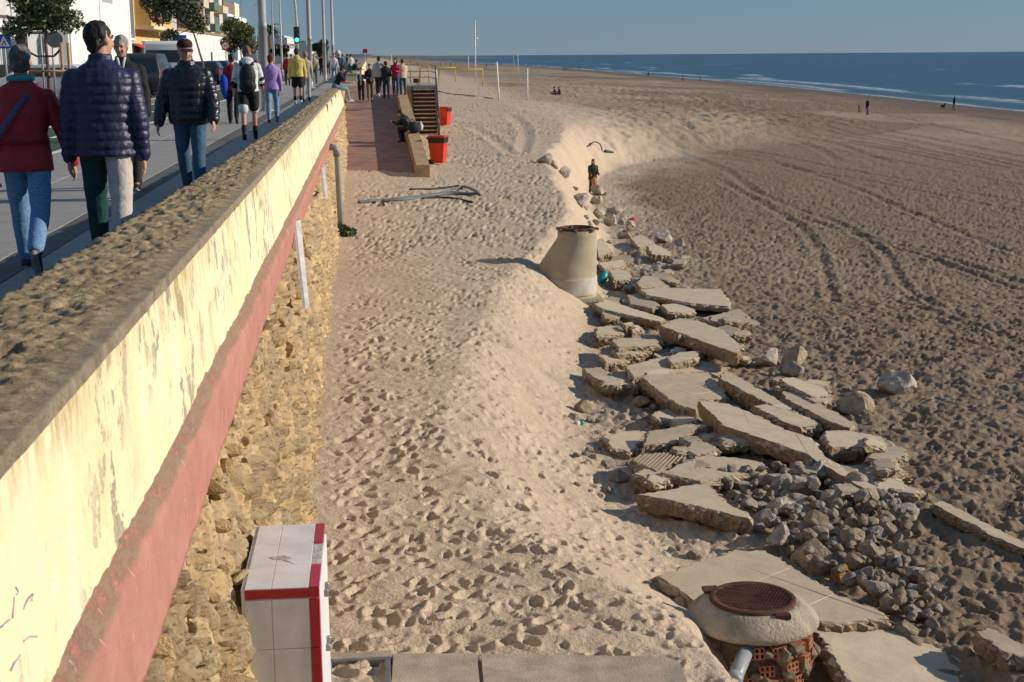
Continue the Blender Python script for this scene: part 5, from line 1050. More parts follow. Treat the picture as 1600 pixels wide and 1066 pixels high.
def odds():
    gp = mat('grey_pvc', ()); l = wall_lines(np.array([33.]))
    x = float(l['xl'][0])+.12; zt = CAMZ-2.02; t = thing('down_pipe', 'grey plastic downpipe bending out of the pink band on the sea wall', 'pipe', (x+.06, 32.6, 0)); zb = gz(x+.1, 32.6)
    a = at_z(499, 231, zt)
    MB().tube([(-.42, -.05, zt), (-.14, 0, zt), (-.05, 0, zt-.02), (0, 0, zt-.09), (0.01, 0, zt-.2), (.05, 0, zb-.05)], .068, 14).build('pipe', gp, t); MB().tube([(-.16, 0, zt), (-.05, 0, zt-.02), (0, 0, zt-.1), (0, 0, zt-.22)], .08, 14).build('elbow', mat('elbow_pvc', (.22, .235, .24), .45), t)
    w = thing('weed_tuft', 'small green weed at the foot of the downpipe', 'plant', (x+.14, 32.4, zb)); obj('leaves', leaf_cloud([(0, 0, .1, .16), (.22, -.03, .06, .12), (-.1, 0, .15, .1)], 260, .05, 8), leaf_mat('weed_leaf', (.03, .07, .015)), w)
    pl = mat('weathered_board', (.50, .49, .48), .8, .2, 5)
    for lb, q0, q1, y in (('long narrow white board leaning on the masonry', (462, 345), (477, 480), 21.5), ('short white board hanging on the wall beside the downpipe', (503, 262), (508, 308), 33.5)):
        A = on_wall(*q0, .06); Bv = on_wall(*q1, .12); d = (Bv-A).normalized(); sd = Vector((.3, 1, 0)).normalized()*.09; th = Vector((.03, 0, 0))
        V = [A-sd, A+sd, Bv+sd*.45, Bv-sd*.9, A-sd+th, A+sd+th, Bv+sd*.45+th, Bv-sd*.9+th]; tag(MB().add(V, [(3, 2, 1, 0), (4, 5, 6, 7), (0, 1, 5, 4), (1, 2, 6, 5), (2, 3, 7, 6), (3, 0, 4, 7)]).build('board', pl, None), lb, 'board')
    hm = mat('grey_hose', (.13, .15, .16), .5); bh = mat('black_hose', (.025, .025, .027), .6)
    def cable(lb, pts, r, m, up=()):
        P = []; 
        for i, q in enumerate(pts): c = on_ground(*q, 8, r+(up[i] if up else 0)); P.append(Vector(c))
        S = []
        for i in range(len(P)-1):
            p0, p1, p2, p3 = P[max(i-1, 0)], P[i], P[i+1], P[min(i+2, len(P)-1)]
            for k in range(8):
                u = k/8; S.append(.5*((2*p1)+(p2-p0)*u+(2*p0-5*p1+4*p2-p3)*u*u+(3*p1-p0-3*p2+p3)*u**3))
        S.append(P[-1]); tag(MB().tube(S, r, 7).build('hose', m), lb, 'hose')
    cable('grey hose lying across the sand below the ramp, longest of the bundle', [(560, 316), (600, 313), (650, 308), (700, 303), (748, 303)], .045, hm); cable('grey hose looping up at the right end of the bundle', [(575, 314), (640, 311), (690, 302), (722, 292), (742, 298), (750, 305)], .04, hm, (0, 0, 0, .1, .08, 0))
    cable('dark thin hose forking from the bundle on the sand', [(640, 296), (680, 295), (715, 291), (722, 296)], .03, bh); cable('dark hose at the near side of the bundle', [(660, 310), (700, 309), (738, 316)], .03, bh); cable('short dark stub crossing the hose bundle', [(598, 311), (600, 321)], .03, bh)
    cable('black hoop of hose sticking out of the sand slope', [(922, 228), (927, 222), (937, 225), (941, 235)], .035, bh, (0, .15, .15, 0)); cable('thin dark cable on the sand behind the stairs', [(683, 142), (705, 147), (730, 149), (770, 154)], .04, bh); cable('dark strip of rubber lying below the hoop', [(946, 236), (955, 238), (962, 241)], .08, mat('dark_green_strip', (.03, .06, .05), .7))
    # goals, posts and masts on the beach
    ym = mat('yellow_metal', ()); wm = mat('white_post', (.68, .68, .66), .5)
    for lb, q, wd in (('yellow beach football goal frame, nearer of the two', (686, 134), 6.0), ('yellow beach football goal frame, farther of the two', (657, 128), 5.6)):
        c = on_ground(*q); t = thing('goal_frame', lb, 'goal', tuple(c), rad(-3))
        for xx in (0, wd): MB().tube([(xx, 0, -.2), (xx, 0, 2.2)], .075, 8).build('post', ym, t)
        MB().tube([(-.05, 0, 2.2), (wd+.05, 0, 2.2)], .075, 8).build('crossbar', ym, t)
    def post(lb, px, py, ytop, r, cross=False, nm='volleyball_post', lean=0.):
        c = on_ground(px, py); s = F/((c-CAMP)@_d); h = (py-ytop)/s; t = thing(nm, lb, 'post', tuple(c)); MB().tube([(0, 0, -.3), (lean*h, 0, h)], r, 8).build('pole', wm, t)
        if cross: MB().tube([(-.5, 0, h*.72), (.5, 0, h*.72)], r*.7, 6).build('crosstree', wm, t); MB().ell((0, 0, h), (r*1.8, r*1.8, r*1.5), 8).build('cap', wm, t)
        else: MB().tube([(lean*h*.9, 0, h*.9), (lean*h*.93, 0, h*.93)], r*1.25, 8).build('net_clamp', wm, t)
    post('tall white mast with crosstree beyond the goals', 743, 127, 36, .12, True, 'beach_mast'); post('leaning white volleyball post left of its pair', 780, 158, 98, .09, lean=-.06); post('upright white volleyball post right of its pair', 824, 158, 108, .08); post('white post just right of the stairs', 682, 157, 111, .08)
    post('thin white post left of the tall mast', 732, 118, 88, .08); post('thin leaning post right of the volleyball pair', 810, 122, 86, .06, lean=-.02); post('thin leaning post beside it, tilted left', 805, 112, 88, .06, lean=-.12); post('thin far post above the ramp group', 612, 113, 86, .08)
    c = on_ground(571, 104); t = thing('red_sign', 'small red sign board on a post far down the beach', 'sign', tuple(c)); MB().tube([(0, 0, 0), (0, 0, 5.0)], .08, 6).build('post', wm, t); MB().box(-.9, .9, -.05, .05, 5.0, 6.6).build('board', mat('sign_red', ()), t)
    t = thing('beach_bucket', 'black and yellow litter drum beyond the landing railing', 'bin', tuple(on_ground(651, 136))); MB().lathe([(.4, 0), (.42, .5)], 14).build('yellow_base', ym, t); MB().lathe([(.44, .502), (.46, 1.1)], 14).build('black_top', bh, t)
odds()
# ------------------------------------------------------------------ people
WS = bpy.data.scenes.new('workshop')                    # empty side scene in which the figures' surfaces are grown
def remesh(mb, voxel, smooth=3, dec=None, name='body'):
    me = mb.mesh('tmp'); o = bpy.data.objects.new('tmp', me); WS.collection.objects.link(o)
    m = o.modifiers.new('r', 'REMESH'); m.mode = 'VOXEL'; m.voxel_size = voxel; m.use_smooth_shade = True
    s = o.modifiers.new('s', 'SMOOTH'); s.factor = .5; s.iterations = smooth
    if dec: d = o.modifiers.new('d', 'DECIMATE'); d.ratio = dec
    WS.view_layers[0].update(); r = bpy.data.meshes.new_from_object(o.evaluated_get(WS.view_layers[0].depsgraph)); r.name = name
    bpy.data.objects.remove(o); bpy.data.meshes.remove(me); return r
def limb(mb, P, R, n=12, fl=None):
    """tapered limb through joints, rounded at every joint"""
    P = [Vector(p) for p in P]
    for i in range(len(P)-1):
        a, b = P[i], P[i+1]; k = 5; mb.tube([a.lerp(b, j/k) for j in range(k+1)], [R[i]+(R[i+1]-R[i])*j/k for j in range(k+1)], n)
    for p, r in zip(P, R): mb.ell(p, (r, r, r), n)
def torso(mb, rings, lean=0., twist=0., z0=.92, n=20):
    """rings: (z, rx, ry, dy)"""
    vs = []; fs = []
    for z, rx, ry, dy in rings:
        h = z-z0; cy = dy+math.sin(lean)*h; cz = z0+math.cos(lean)*h
        for k in range(n):
            a = 2*math.pi*k/n; c, s = math.cos(a), math.sin(a); e = .85
            vs.append((rx*math.copysign(abs(c)**e, c), cy+ry*math.copysign(abs(s)**e, s)*math.cos(lean), cz-ry*s*math.sin(lean)))
    m = len(rings)
    for i in range(m-1):
        for k in range(n): fs.append((i*n+k, i*n+(k+1) % n, (i+1)*n+(k+1) % n, (i+1)*n+k))
    fs += [tuple(range(n))[::-1], tuple((m-1)*n+k for k in range(n))]; mb.add(vs, fs, True)
CL = {}
def cloth(name, c, rough=.85, var=.15, scale=9, b=.006, bs=22, **k): return mat('cloth_'+name, c, rough, var, scale, b, bs, **k)
SKIN = lambda: mat('skin', (.50, .27, .18), .55, .10, 10, .002, 60)
def person(label, x, y, z=0., face=0., H=1.75, vox=.012, legs=((12, 8), (-14, 22)), arms=((8, 12, 8), (-8, 12, 8)), lean=3, head=(0, 0), top=None, bottom=None, shoe=None, hair=None, sex='m', extra=None, sit=False, group=None, bottomR=None, hem=.84, bulk=0., sleeve=1., short=False, quilt=None, hairlen=0, cap=None, socks=None):
    """face: heading in degrees, 0 = walking away along +Y; legs: (hip flex, knee flex) left, right; arms: (swing, elbow, abduct)"""
    sc = H/1.75; t = thing('person', label, 'person', (x, y, z), rad(face), group)
    near = vox < .011; sm = 6 if near else 3
    J = {}
    for s, nm, (hf, kf) in ((-1, 'L', legs[0]), (1, 'R', legs[1])):
        hip = Vector((s*.092, 0, .92)); a = rad(hf); k = hip+.43*Vector((s*.02, math.sin(a), -math.cos(a))); b = a-rad(kf); an = k+.42*Vector((0, math.sin(b), -math.cos(b))); J[nm] = (hip, k, an, b)
    low = min(J['L'][2].z, J['R'][2].z); dz = (.085-low) if not sit else (0.0-.92+.09)
    off = Vector((0, 0, dz)); ln = rad(lean)
    def up(v): v = Vector(v); h = v.z-.92; return Vector((v.x, v.y*math.cos(ln)+h*math.sin(ln), .92+h*math.cos(ln)-v.y*math.sin(ln)))
    A = {}
    for s, nm, (sw, el, ab) in ((-1, 'L', arms[0]), (1, 'R', arms[1])):
        sh = up((s*(.172+bulk*.35), -.005, 1.355)); a = rad(sw); b = rad(ab); e = sh+.285*Vector((s*math.sin(b), math.sin(a)*math.cos(b), -math.cos(a)*math.cos(b))); a2 = a+rad(el); b2 = b*.4
        w_ = e+.25*Vector((s*math.sin(b2)-s*(.3 if el > 60 else 0), math.sin(a2)*math.cos(b2), -math.cos(a2)*math.cos(b2))); A[nm] = (sh, e, w_, (w_-e).normalized())
    # --- body: one continuous skin
    m = MB(); nk = up((0, .0, 1.47)); hc = up((0, .03, 1.63)); hy = rad(head[0]); hp = rad(head[1])
    HM = Matrix.Translation(hc) @ Matrix.Rotation(-hy, 4, 'Z') @ Matrix.Rotation(-hp, 4, 'X')
    torso(m, [(.86, .14, .10, 0), (.95, .15, .105, 0), (1.1, .125, .09, 0), (1.28, .15, .10, 0), (1.40, .15, .085, 0), (1.46, .08, .06, 0)], ln)
    limb(m, [up((0, -.005, 1.42)), nk, hc-Vector((0, .01, .05))], [.07, .056, .055])
    m.ell((0, -.012, .022), (.077, .096, .098), 16, HM); m.ell((0, .022, -.045), (.06, .066, .078), 14, HM); m.ell((0, .052, -.093), (.03, .028, .025), 10, HM); m.ell((0, .094, -.022), (.0135, .02, .026), 8, HM); m.ell((0, .075, .018), (.052, .02, .014), 10, HM)
    for s in (-1, 1): m.ell((s*.078, -.002, -.012), (.011, .022, .033), 8, HM); m.ell((s*.035, .07, -.04), (.024, .018, .022), 8, HM)
    fr = max(.0088, vox*.72)
    for nm, s in (('L', -1), ('R', 1)):
        sh, e, w_, d = A[nm]; limb(m, [sh, e, w_], [.05, .042, .029]); sd = Vector((0, 1, 0)); sd = (sd-d*sd.dot(d)).normalized(); pn = d.cross(sd)
        for k in range(4): q = w_+d*.03*1+sd*(k-1.5)*.019; limb(m, [w_+sd*(k-1.5)*.012, q+d*.055], [.017, .0145], 8)
        for k, L in enumerate((.066, .078, .074, .056)):
            b0 = w_+d*.085+sd*(1.5-k)*.0195; cu = -pn*s*.016; limb(m, [b0, b0+d*L*.5+cu*.4, b0+d*L*.86+cu*1.9], [fr, fr*.95, fr*.8], 8)
        b0 = w_+d*.03+sd*.032; limb(m, [b0, b0+sd*.025+d*.03, b0+sd*.024+d*.062], [fr*1.25, fr*1.1, fr*.9], 8)
    for nm in 'LR':
        hip, k, an, b = J[nm]; limb(m, [hip, k, k.lerp(an, .3), an], [.078, .05, .05, .035])
        f = Vector((0, math.cos(b), math.sin(b))); limb(m, [an, an+f*.10-Vector((0, 0, .045))], [.034, .028])
    skin = SKIN()
    def fin(mb, name, mt, vx=vox, disp=None, dec=None, up_shift=True):
        if sc != 1: mb.v = [tuple(Vector(v)*sc) for v in mb.v]
        me = remesh(mb, vx, sm, dec, name)
        if disp is not None:
            n = len(me.vertices); co = np.empty(n*3); me.vertices.foreach_get('co', co); co = co.reshape(-1, 3); no = np.empty(n*3); me.vertices.foreach_get('normal', no); no = no.reshape(-1, 3)
            co = co+no*disp(co/sc)[:, None]; me.vertices.foreach_set('co', co.reshape(-1).astype(np.float32)); me.update()
        o = obj(name, me, mt, t); return o
    def shift(mb): mb.v = [tuple(Vector(v)+off) for v in mb.v]
    shift(m); fin(m, 'body', skin, vox, None, .5 if near else None)
    # --- clothes
    tp = top or cloth('black', (.018, .018, .02)); b_ = bulk
    j = MB(); R = [(hem, .168+b_, .122+b_, -.005), (.95, .168+b_, .122+b_, 0), (1.08, .152+b_*1.1, .112+b_*1.1, 0), (1.26, .178+b_, .125+b_, 0), (1.36, .186+b_*.9, .116+b_*.8, -.005), (1.42, .150+b_*.7, .098+b_*.6, -.006), (1.45, .11+b_*.5, .082+b_*.5, -.008), (1.475, .075+b_*.3, .07+b_*.3, -.005), (1.50 if not b_ else 1.525, .066+b_*.25, .066+b_*.25, 0)]
    if sex == 'f': R[2] = (1.08, .138+b_*1.1, .105+b_, 0); R[0] = (hem, .178+b_, .13+b_, -.005)
    torso(j, R, ln)
    for nm in 'LR':
        sh, e, w_, d = A[nm]; kx = .006+b_*.42
        if sleeve >= 1: limb(j, [sh, e, w_-d*.01], [.054+kx, .047+kx, .036+kx*.8])
        else: limb(j, [sh, sh.lerp(e, min(1, sleeve*1.6))], [.062+kx, .052+kx])
    shift(j)
    dq = None
    if quilt == 'rows': dq = lambda c: .009*np.abs(np.sin((c[:, 2]+.006*fbm(c[:, 0]*6, c[:, 1]*6, 2, 2))*math.pi/.062))**.6-.005+.006*fbm(c[:, 0]*26+c[:, 1]*9, c[:, 2]*20, 3, 3)
    elif quilt == 'grid': dq = lambda c: .013*(np.abs(np.sin(c[:, 2]*math.pi/.085))**.6)*(np.abs(np.sin((np.arctan2(c[:, 1], c[:, 0]))*4.))**.35)-.005+.004*fbm(c[:, 0]*25+c[:, 1]*9, c[:, 2]*18, 3, 4)
    else: dq = lambda c: .009*fbm(c[:, 0]*9+c[:, 1]*7, c[:, 2]*11, 3, int(x*7) % 9)
    jk = fin(j, 'jacket' if b_ else 'shirt', tp, vox*1.05, dq if vox < .02 else None)
    def trous(side, mt, name):
        q = MB()
        hipsz = [(.80, .085, .10, 0), (.86, .09, .115, 0), (.95, .085, .115, 0), (1.04, .08, .105, 0)]
        for s, nm in ((-1, 'L'), (1, 'R')):
            if side and nm != side: continue
            hip, k, an, b = J[nm]
            if short: limb(q, [hip, hip.lerp(k, .78)], [.108, .095])
            else: limb(q, [hip, k, k.lerp(an, .45), an+Vector((0, 0, .015))], [.103, .074, .07, .06])
            q2 = MB(); torso(q2, hipsz, 0); q2.v = [(v[0]+s*.078, v[1], v[2]) for v in q2.v]; q.add(q2.v, q2.f, True)
        shift(q); return fin(q, name, mt, vox*1.05, (lambda c: .008*fbm(c[:, 0]*8+c[:, 1]*5, c[:, 2]*9, 3, 5)) if vox < .02 else None)
    bt = bottom or cloth('jeans', (.05, .085, .14))
    if bottomR: trous('L', bt, 'trouser_leg'); trous('R', bottomR, 'trouser_leg')
    else: trous(None, bt, 'shorts' if short else 'trousers')
    for nm, s in (('L', -1), ('R', 1)):
        hip, k, an, b = J[nm]; q = MB(); f = Vector((0, math.cos(b), math.sin(b))); dn = Vector((0, math.sin(b), -math.cos(b)))
        limb(q, [an-f*.03+dn*.045, an+f*.06+dn*.05, an+f*.15+dn*.06], [.042, .042, .036]); limb(q, [an+dn*-.03, an+dn*.03], [.047, .045]); shift(q); so = fin(q, 'shoe', shoe or cloth('shoe_black', (.02, .02, .02), .6), max(vox, .009))
        if near:
            q = MB(); P = [an-f*.06+dn*.078, an+f*.06+dn*.08, an+f*.17+dn*.08]; limb(q, P, [.03, .03, .027]); q.v = [tuple(Vector(v)) for v in q.v]; shift(q); fin(q, 'sole', cloth('sole', (.25, .25, .26), .8), .01)
        if socks is not None:
            q = MB(); limb(q, [k.lerp(an, .62), an], [.05, .042]); shift(q); fin(q, 'sock', socks, max(vox, .01))
    # hair, cap
    HS = Matrix.Translation(off) @ HM
    if hair is not None:
        q = MB(); q.ell((0, -.022, .034), (.084, .098, .094), 16, HS); q.ell((0, -.05, -.02), (.074, .062, .08), 12, HS)
        if hairlen: 
            for k in range(4): q.ell((0, -.06-.01*k, -.05-hairlen*k/4), (.085-.006*k, .05, .07), 12, HS)
            for s in (-1, 1): q.ell((s*.07, -.01, -.06), (.025, .05, .1), 10, HS)
        fin(q, 'hair', hair, max(vox*.8, .007), (lambda c: .016*fbm(c[:, 0]*28+c[:, 1]*20, c[:, 2]*16, 3, 6)) if vox < .02 else None)
    if near or vox < .016:
        dk = mat('eye_dark', (.03, .02, .015), .3)
        q = MB()
        for s in (-1, 1): q.ell((s*.03, .081, .001), (.011, .008, .006), 8, HS)
        q.v = [tuple(Vector(v)*sc) for v in q.v]; q.build('eyes', dk, t)
        q = MB(); q.ell((0, .083, -.062), (.022, .008, .005), 8, HS); q.v = [tuple(Vector(v)*sc) for v in q.v]; q.build('mouth', mat('lips', (.30, .11, .09), .6), t)
        if hair is not None:
            q = MB()
            for s in (-1, 1): q.ell((s*.032, .084, .019), (.018, .008, .005), 8, HS)
            q.v = [tuple(Vector(v)*sc) for v in q.v]; q.build('eyebrows', hair, t)
    if cap is not None:
        q = MB(); q.ell((0, -.014, .062), (.088, .106, .068), 16, HS); fin(q, 'cap_crown', cap, max(vox, .009)); q = MB(); q.ell((0, .108, .040), (.07, .06, .009), 14, HS @ Matrix.Rotation(rad(-12), 4, 'X')); q.v = [tuple(Vector(v)*sc) for v in q.v]; q.build('cap_peak', cap, t)
    def P(v): return (Vector(up(v))+off)*sc
    if extra: extra(t, P, sc, {k: [(q+off)*sc for q in v[:3]] for k, v in A.items()}, ln)
    return t

def strap_box(t, P, w, th, m, name): 
    """flat band through points P"""
    q = MB(); P = [Vector(p) for p in P]; vs = []
    for i, p in enumerate(P):
        d = (P[min(i+1, len(P)-1)]-P[max(i-1, 0)]).normalized(); s = d.cross(Vector((0, 1, 0))).normalized()*w/2; n = s.cross(d).normalized()*th/2
        vs += [p-s-n, p+s-n, p+s+n, p-s+n]
    fs = [(i*4+k, i*4+(k+1) % 4, i*4+4+(k+1) % 4, i*4+4+k) for i in range(len(P)-1) for k in range(4)]+[(3, 2, 1, 0), tuple(len(vs)-4+k for k in range(4))]
    return q.add(vs, fs, True).build(name, m, t)
def people():
    blk = cloth('black', (.016, .016, .018)); jeans = cloth('jeans', (.05, .085, .14)); ljeans = cloth('light_jeans', (.20, .27, .34)); dark = cloth('charcoal', (.03, .03, .034)); wht = cloth('white', (.62, .62, .62)); gry = cloth('grey', (.30, .31, .31))
    hb = mat('hair_black', (.012, .010, .009), .6, .3, 30, .006, 60); hd = mat('hair_brown', (.035, .02, .013), .6, .3, 30, .006, 60); hg = mat('hair_grey', (.30, .29, .28), .7, .35, 25, .006, 60, c2=(.12, .115, .11)); hm = mat('hair_salt', (.13, .12, .11), .7, .4, 18, .006, 60, c2=(.03, .028, .026)); hr = mat('hair_red', (.11, .018, .014), .6, .3, 30, .006, 60)
    wsh = cloth('white_shoe', (.55, .55, .55), .6); PR = 'people walking on the promenade'
    def pl(px, py): return at_z(px, py, 0.)
    # woman in red
    def ex(t, P, sc, A, ln):
        strap_box(t, [P((.16, .13, 1.30)), P((.12, .02, 1.465)), P((.07, -.13, 1.38)), P((-.03, -.178, 1.25)), P((-.13, -.172, 1.12)), P((-.21, -.12, 1.0)), P((-.24, -.02, .93))], .045, .008, cloth('purple_strap', (.10, .075, .15)), 'bag_strap')
        q = MB(); q.tube([P((.085*math.cos(a), -.005+.085*math.sin(a), 1.50)) for a in [i*.5236 for i in range(13)]], .022, 8); q.build('scarf', cloth('teal_scarf', (.05, .30, .30)), t)
        strap_box(t, [P((-.2, -.135, 1.02)), P((0, -.168, 1.02)), P((.2, -.135, 1.02))], .03, .006, cloth('red_seam', (.20, .012, .017)), 'jacket_seam')
    c = pl(54, 424); person('woman in dark red jacket and blue patterned trousers walking away', c[0], c[1], 0, 3, 1.67, .009, ((20, 6), (-16, 34)), ((-6, 14, 7), (6, 10, 22)), 3, (-5, 0), cloth('red_jacket', (.33, .02, .028), .6, .2, 6, .008, 14), mat('cloth_pattern', (.20, .34, .52), .85, .1, 110, .004, 22, c2=(.05, .13, .28)), cloth('sneaker_navy', (.03, .045, .07), .6), hm, 'f', ex, group=PR, hem=.80, bulk=.028)
    # man in navy quilted jacket
    def ex2(t, P, sc, A, ln):
        q = MB(); q.tube([P((.085, .09, 1.645)), P((.088, .0, 1.648))], .004, 6); q.build('glasses', blk, t)
        for v in A.values():
            d = (v[2]-v[1]).normalized(); MB().tube([v[2]-d*.03, v[2]+d*.012], .042*sc, 12).build('cuff', wht, t)
    c = pl(180, 428); person('man in navy quilted jacket with one green and one cream trouser leg', c[0]-.03, c[1]+.1, 0, 2, 1.82, .009, ((16, 5), (-12, 12)), ((-4, 10, 9), (-10, 16, 10)), 2, (42, -4), cloth('navy_quilt', (.020, .020, .060), .45, .15, 8, .004, 30, spec=.4), cloth('green_trouser', (.008, .055, .05)), cloth('shoe_black', (.012, .012, .014), .6), hb, 'm', ex2, group=PR, bottomR=cloth('cream_trouser', (.50, .45, .40)), hem=.83, bulk=.045, quilt='rows')
    c = pl(203, 296); person('grey-haired man in black coat walking towards the camera', c[0], c[1], 0, 184, 1.80, .010, ((10, 4), (-10, 14)), ((6, 28, 10), (2, 30, 10)), 2, (8, 6), cloth('black_coat', (.013, .013, .014), .8, .2, 9, .006, 24), dark, None, hg, 'm', lambda t, P, sc, A, ln: [strap_box(t, [P((k*.045, .085, 1.515)), P((k*.03, .118, 1.46)), P((k*.012, .15, 1.36))], .03, .008, wht, 'shirt_collar') for k in (-1, 1)], group=PR, hem=.72, bulk=.04)
    c = pl(303, 310); person('man in brown cap and black puffer jacket walking towards the camera', c[0], c[1], 0, 176, 1.75, .009, ((14, 6), (-8, 14)), ((10, 22, 16), (-2, 20, 20)), 3, (-22, 8), cloth('black_puffer', (.012, .013, .017), .32, .15, 8, .004, 30, spec=.5), cloth('blue_jeans', (.045, .105, .17)), None, hg, 'm', None, group=PR, hem=.84, bulk=.06, quilt='grid', cap=cloth('brown_cap', (.035, .018, .012)))
    # backpack man
    def ex3(t, P, sc, A, ln):
        bm_ = cloth('backpack', (.018, .018, .02), .6, .2, 8, .006, 20); q = MB(); q.ell(P((0, -.22, 1.17)), (.16, .105, .25), 14); q.ell(P((0, -.2, 1.0)), (.165, .10, .14), 14); obj('backpack', remesh(q, .014, 2, None, 'backpack'), bm_, t)
        q = MB(); q.ell(P((0, -.31, 1.03)), (.12, .03, .09), 12); q.build('backpack_pocket', bm_, t)
        for s in (-1, 1): strap_box(t, [P((s*.10, -.2, 1.38)), P((s*.115, -.06, 1.475)), P((s*.12, .08, 1.43)), P((s*.14, .13, 1.25))], .065, .012, bm_, 'shoulder_strap')
        q = MB(); q.ell(P((0, -.085, 1.475)), (.13, .075, .075), 14); q.ell(P((0, -.13, 1.41)), (.10, .05, .07), 12); obj('hood', remesh(q, .014, 2, None, 'hood'), wht, t)
        for v in A.values(): m_ = v[0].lerp(v[1], .75); q = MB(); limb(q, [m_, v[1], v[1].lerp(v[2], .25)], [.075*sc, .066*sc, .062*sc]); obj('black_sleeve_end', remesh(q, .014, 2, None, 'sleeve'), blk, t)
        for s, f in ((-1, -12), (1, 14)): q = MB(); a = rad(f); h = Vector((s*.092, 0, .92)); kk = h+.43*Vector((s*.02, math.sin(a), -math.cos(a))); limb(q, [h.lerp(kk, .80), h.lerp(kk, .92)], [.098, .094]); q.v = [tuple((Vector(v)+Vector((0, 0, .03)))*sc) for v in q.v]; obj('white_hem', remesh(q, .014, 2, None, 'hem'), wht, t)
    c = pl(391, 218); person('man with black backpack, white hooded top and black shorts', c[0], c[1], 0, 4, 1.76, .012, ((-12, 10), (14, 4)), ((-6, 12, 12), (8, 55, 14)), 3, (0, 0), wht, blk, cloth('shoe_black', ()), mat('hair_shaved', (.14, .085, .06), .7), 'm', ex3, group=PR, hem=.90, bulk=.03, sleeve=.6, short=True, socks=blk)
    c = pl(369, 196); person('person in red top carrying a bright blue jacket, behind the backpack wearer', c[0]-.12, c[1]+.8, 0, 0, 1.62, .016, top=cloth('red_top', (.30, .015, .02)), bottom=blk, hair=hd, group=PR, extra=lambda t, P, sc, A, ln: obj('carried_jacket', (lambda q: remesh(q.ell(P((-.2, -.05, .98)), (.11, .13, .26), 12).ell(P((-.18, -.02, .78)), (.08, .1, .16), 12), .02, 2, None, 'jacket'))(MB()), cloth('bright_blue', (.01, .05, .42)), t))
    c = pl(427, 191); person('red-haired woman in lilac top and light blue jeans', c[0], c[1], 0, 3, 1.60, .012, ((-10, 10), (12, 4)), ((6, 10, 7), (-8, 14, 9)), 2, (25, 0), cloth('lilac', (.38, .24, .52)), cloth('sky_jeans', (.16, .28, .40)), cloth('grey_shoe', (.16, .16, .17), .6), hr, 'f', group=PR, hem=.84, bulk=.015)
    c = pl(466, 163); person('man in yellow hooded sweatshirt and black shorts', c[0], c[1], 0, 0, 1.80, .013, ((3, 2), (-3, 2)), ((0, 8, 9), (0, 10, 10)), 0, (0, 5), cloth('yellow_hoodie', (.62, .46, .13)), blk, wht, hd, 'm', lambda t, P, sc, A, ln: obj('hood', remesh(MB().ell(P((0, -.08, 1.47)), (.125, .07, .075), 12).ell(P((0, -.12, 1.41)), (.1, .05, .07), 12), .016, 2, None, 'hood'), cloth('yellow_hoodie', ()), t), group=PR, hem=.86, bulk=.04, short=True, socks=blk)
    c = pl(477, 160); person('person in cream top hidden behind the yellow hoodie', c[0]+.02, c[1]+.7, 0, 2, 1.72, .02, top=cloth('cream', (.45, .38, .28)), bottom=gry, hair=mat('hair_blond', (.25, .16, .08), .7), group=PR)
    # farther people on the promenade
    far = [(523, 128, 'person in white T-shirt by the far masts', wht, ljeans, hd, 180), (536, 122, 'person in blue jacket near the far parapet', cloth('steel_blue', (.10, .17, .24)), dark, hd, 0), (549, 121, 'person in white jacket beside the far parapet', wht, jeans, hb, 10), (543, 119, 'person in dark jacket behind the white jacket', dark, jeans, hb, 0),
           (492, 132, 'woman in cream and dark skirt beyond the second mast', cloth('cream', ()), jeans, hd, 180), (450, 134, 'person in red jacket between lilac top and yellow hoodie', cloth('red_top', ()), dark, hd, 0), (456, 124, 'person in blue left of the yellow hoodie, far off', cloth('mid_blue', (.03, .06, .16)), dark, hd, 0), (503, 119, 'far figure in black between the masts', blk, dark, hb, 0), (513, 117, 'far figure in grey beside the rightmost mast', gry, dark, hb, 180), (530, 114, 'distant figure in navy on the promenade', cloth('mid_blue', ()), jeans, hd, 0)]
    for px, py, lb, tp, bt, h, f in far: c = pl(px, py); person(lb, c[0], c[1], 0, f, 1.72, .028, top=tp, bottom=bt, hair=h, group='people far along the promenade', arms=((10, 30, 9), (-8, 15, 9)))
    # seated on the parapet
    l = wall_lines(np.array([55.])); sx = float(l['xt'][0]); person('man in black T-shirt and light jeans sitting on the parapet end looking down', sx-.12, 54.6, float(l['zt'][0]), -78, 1.74, .016, ((80, 70), (74, 62)), ((35, 50, 4), (38, 45, 4)), 24, (0, 38), blk, ljeans, wsh, hb, 'm', sit=True, sleeve=.5, group='people sitting')
    person('dark-dressed person sitting on the parapet behind the man in light jeans', -1.05, 87, .53, -70, 1.7, .022, ((80, 75), (76, 70)), ((30, 50, 6), (34, 50, 6)), 26, (0, 30), blk, gry, None, hb, 'm', sit=True, group='people sitting')
    # people on the ramp
    def rp(px, py):
        z = -.6
        for _ in range(8): c = at_z(px, py, z); z = .5*z+.5*float(rz(c[1]))+.006
        return c
    RG = 'people gathered at the top of the ramp'
    c = rp(565, 160); person('woman in black waistcoat over white top walking down the ramp', c[0], c[1], c[2], 176, 1.66, .014, ((14, 8), (-10, 16)), ((25, 75, 6), (25, 75, 6)), 2, (0, 10), cloth('white', ()), cloth('wide_black', (.02, .022, .02)), wsh, hb, 'f', lambda t, P, sc, A, ln: [obj('waistcoat', remesh((lambda q: (torso(q, [(.86, .10, .15, 0), (1.1, .09, .14, 0), (1.4, .08, .125, 0)], ln, n=12), setattr(q, 'v', [tuple((Vector((v[0]+s*.10, v[1], v[2])))*sc) for v in q.v]), q)[-1])(MB()), .02, 2, None, 'waistcoat'), blk, t) for s in (-1, 1)], group=RG, hem=.86)
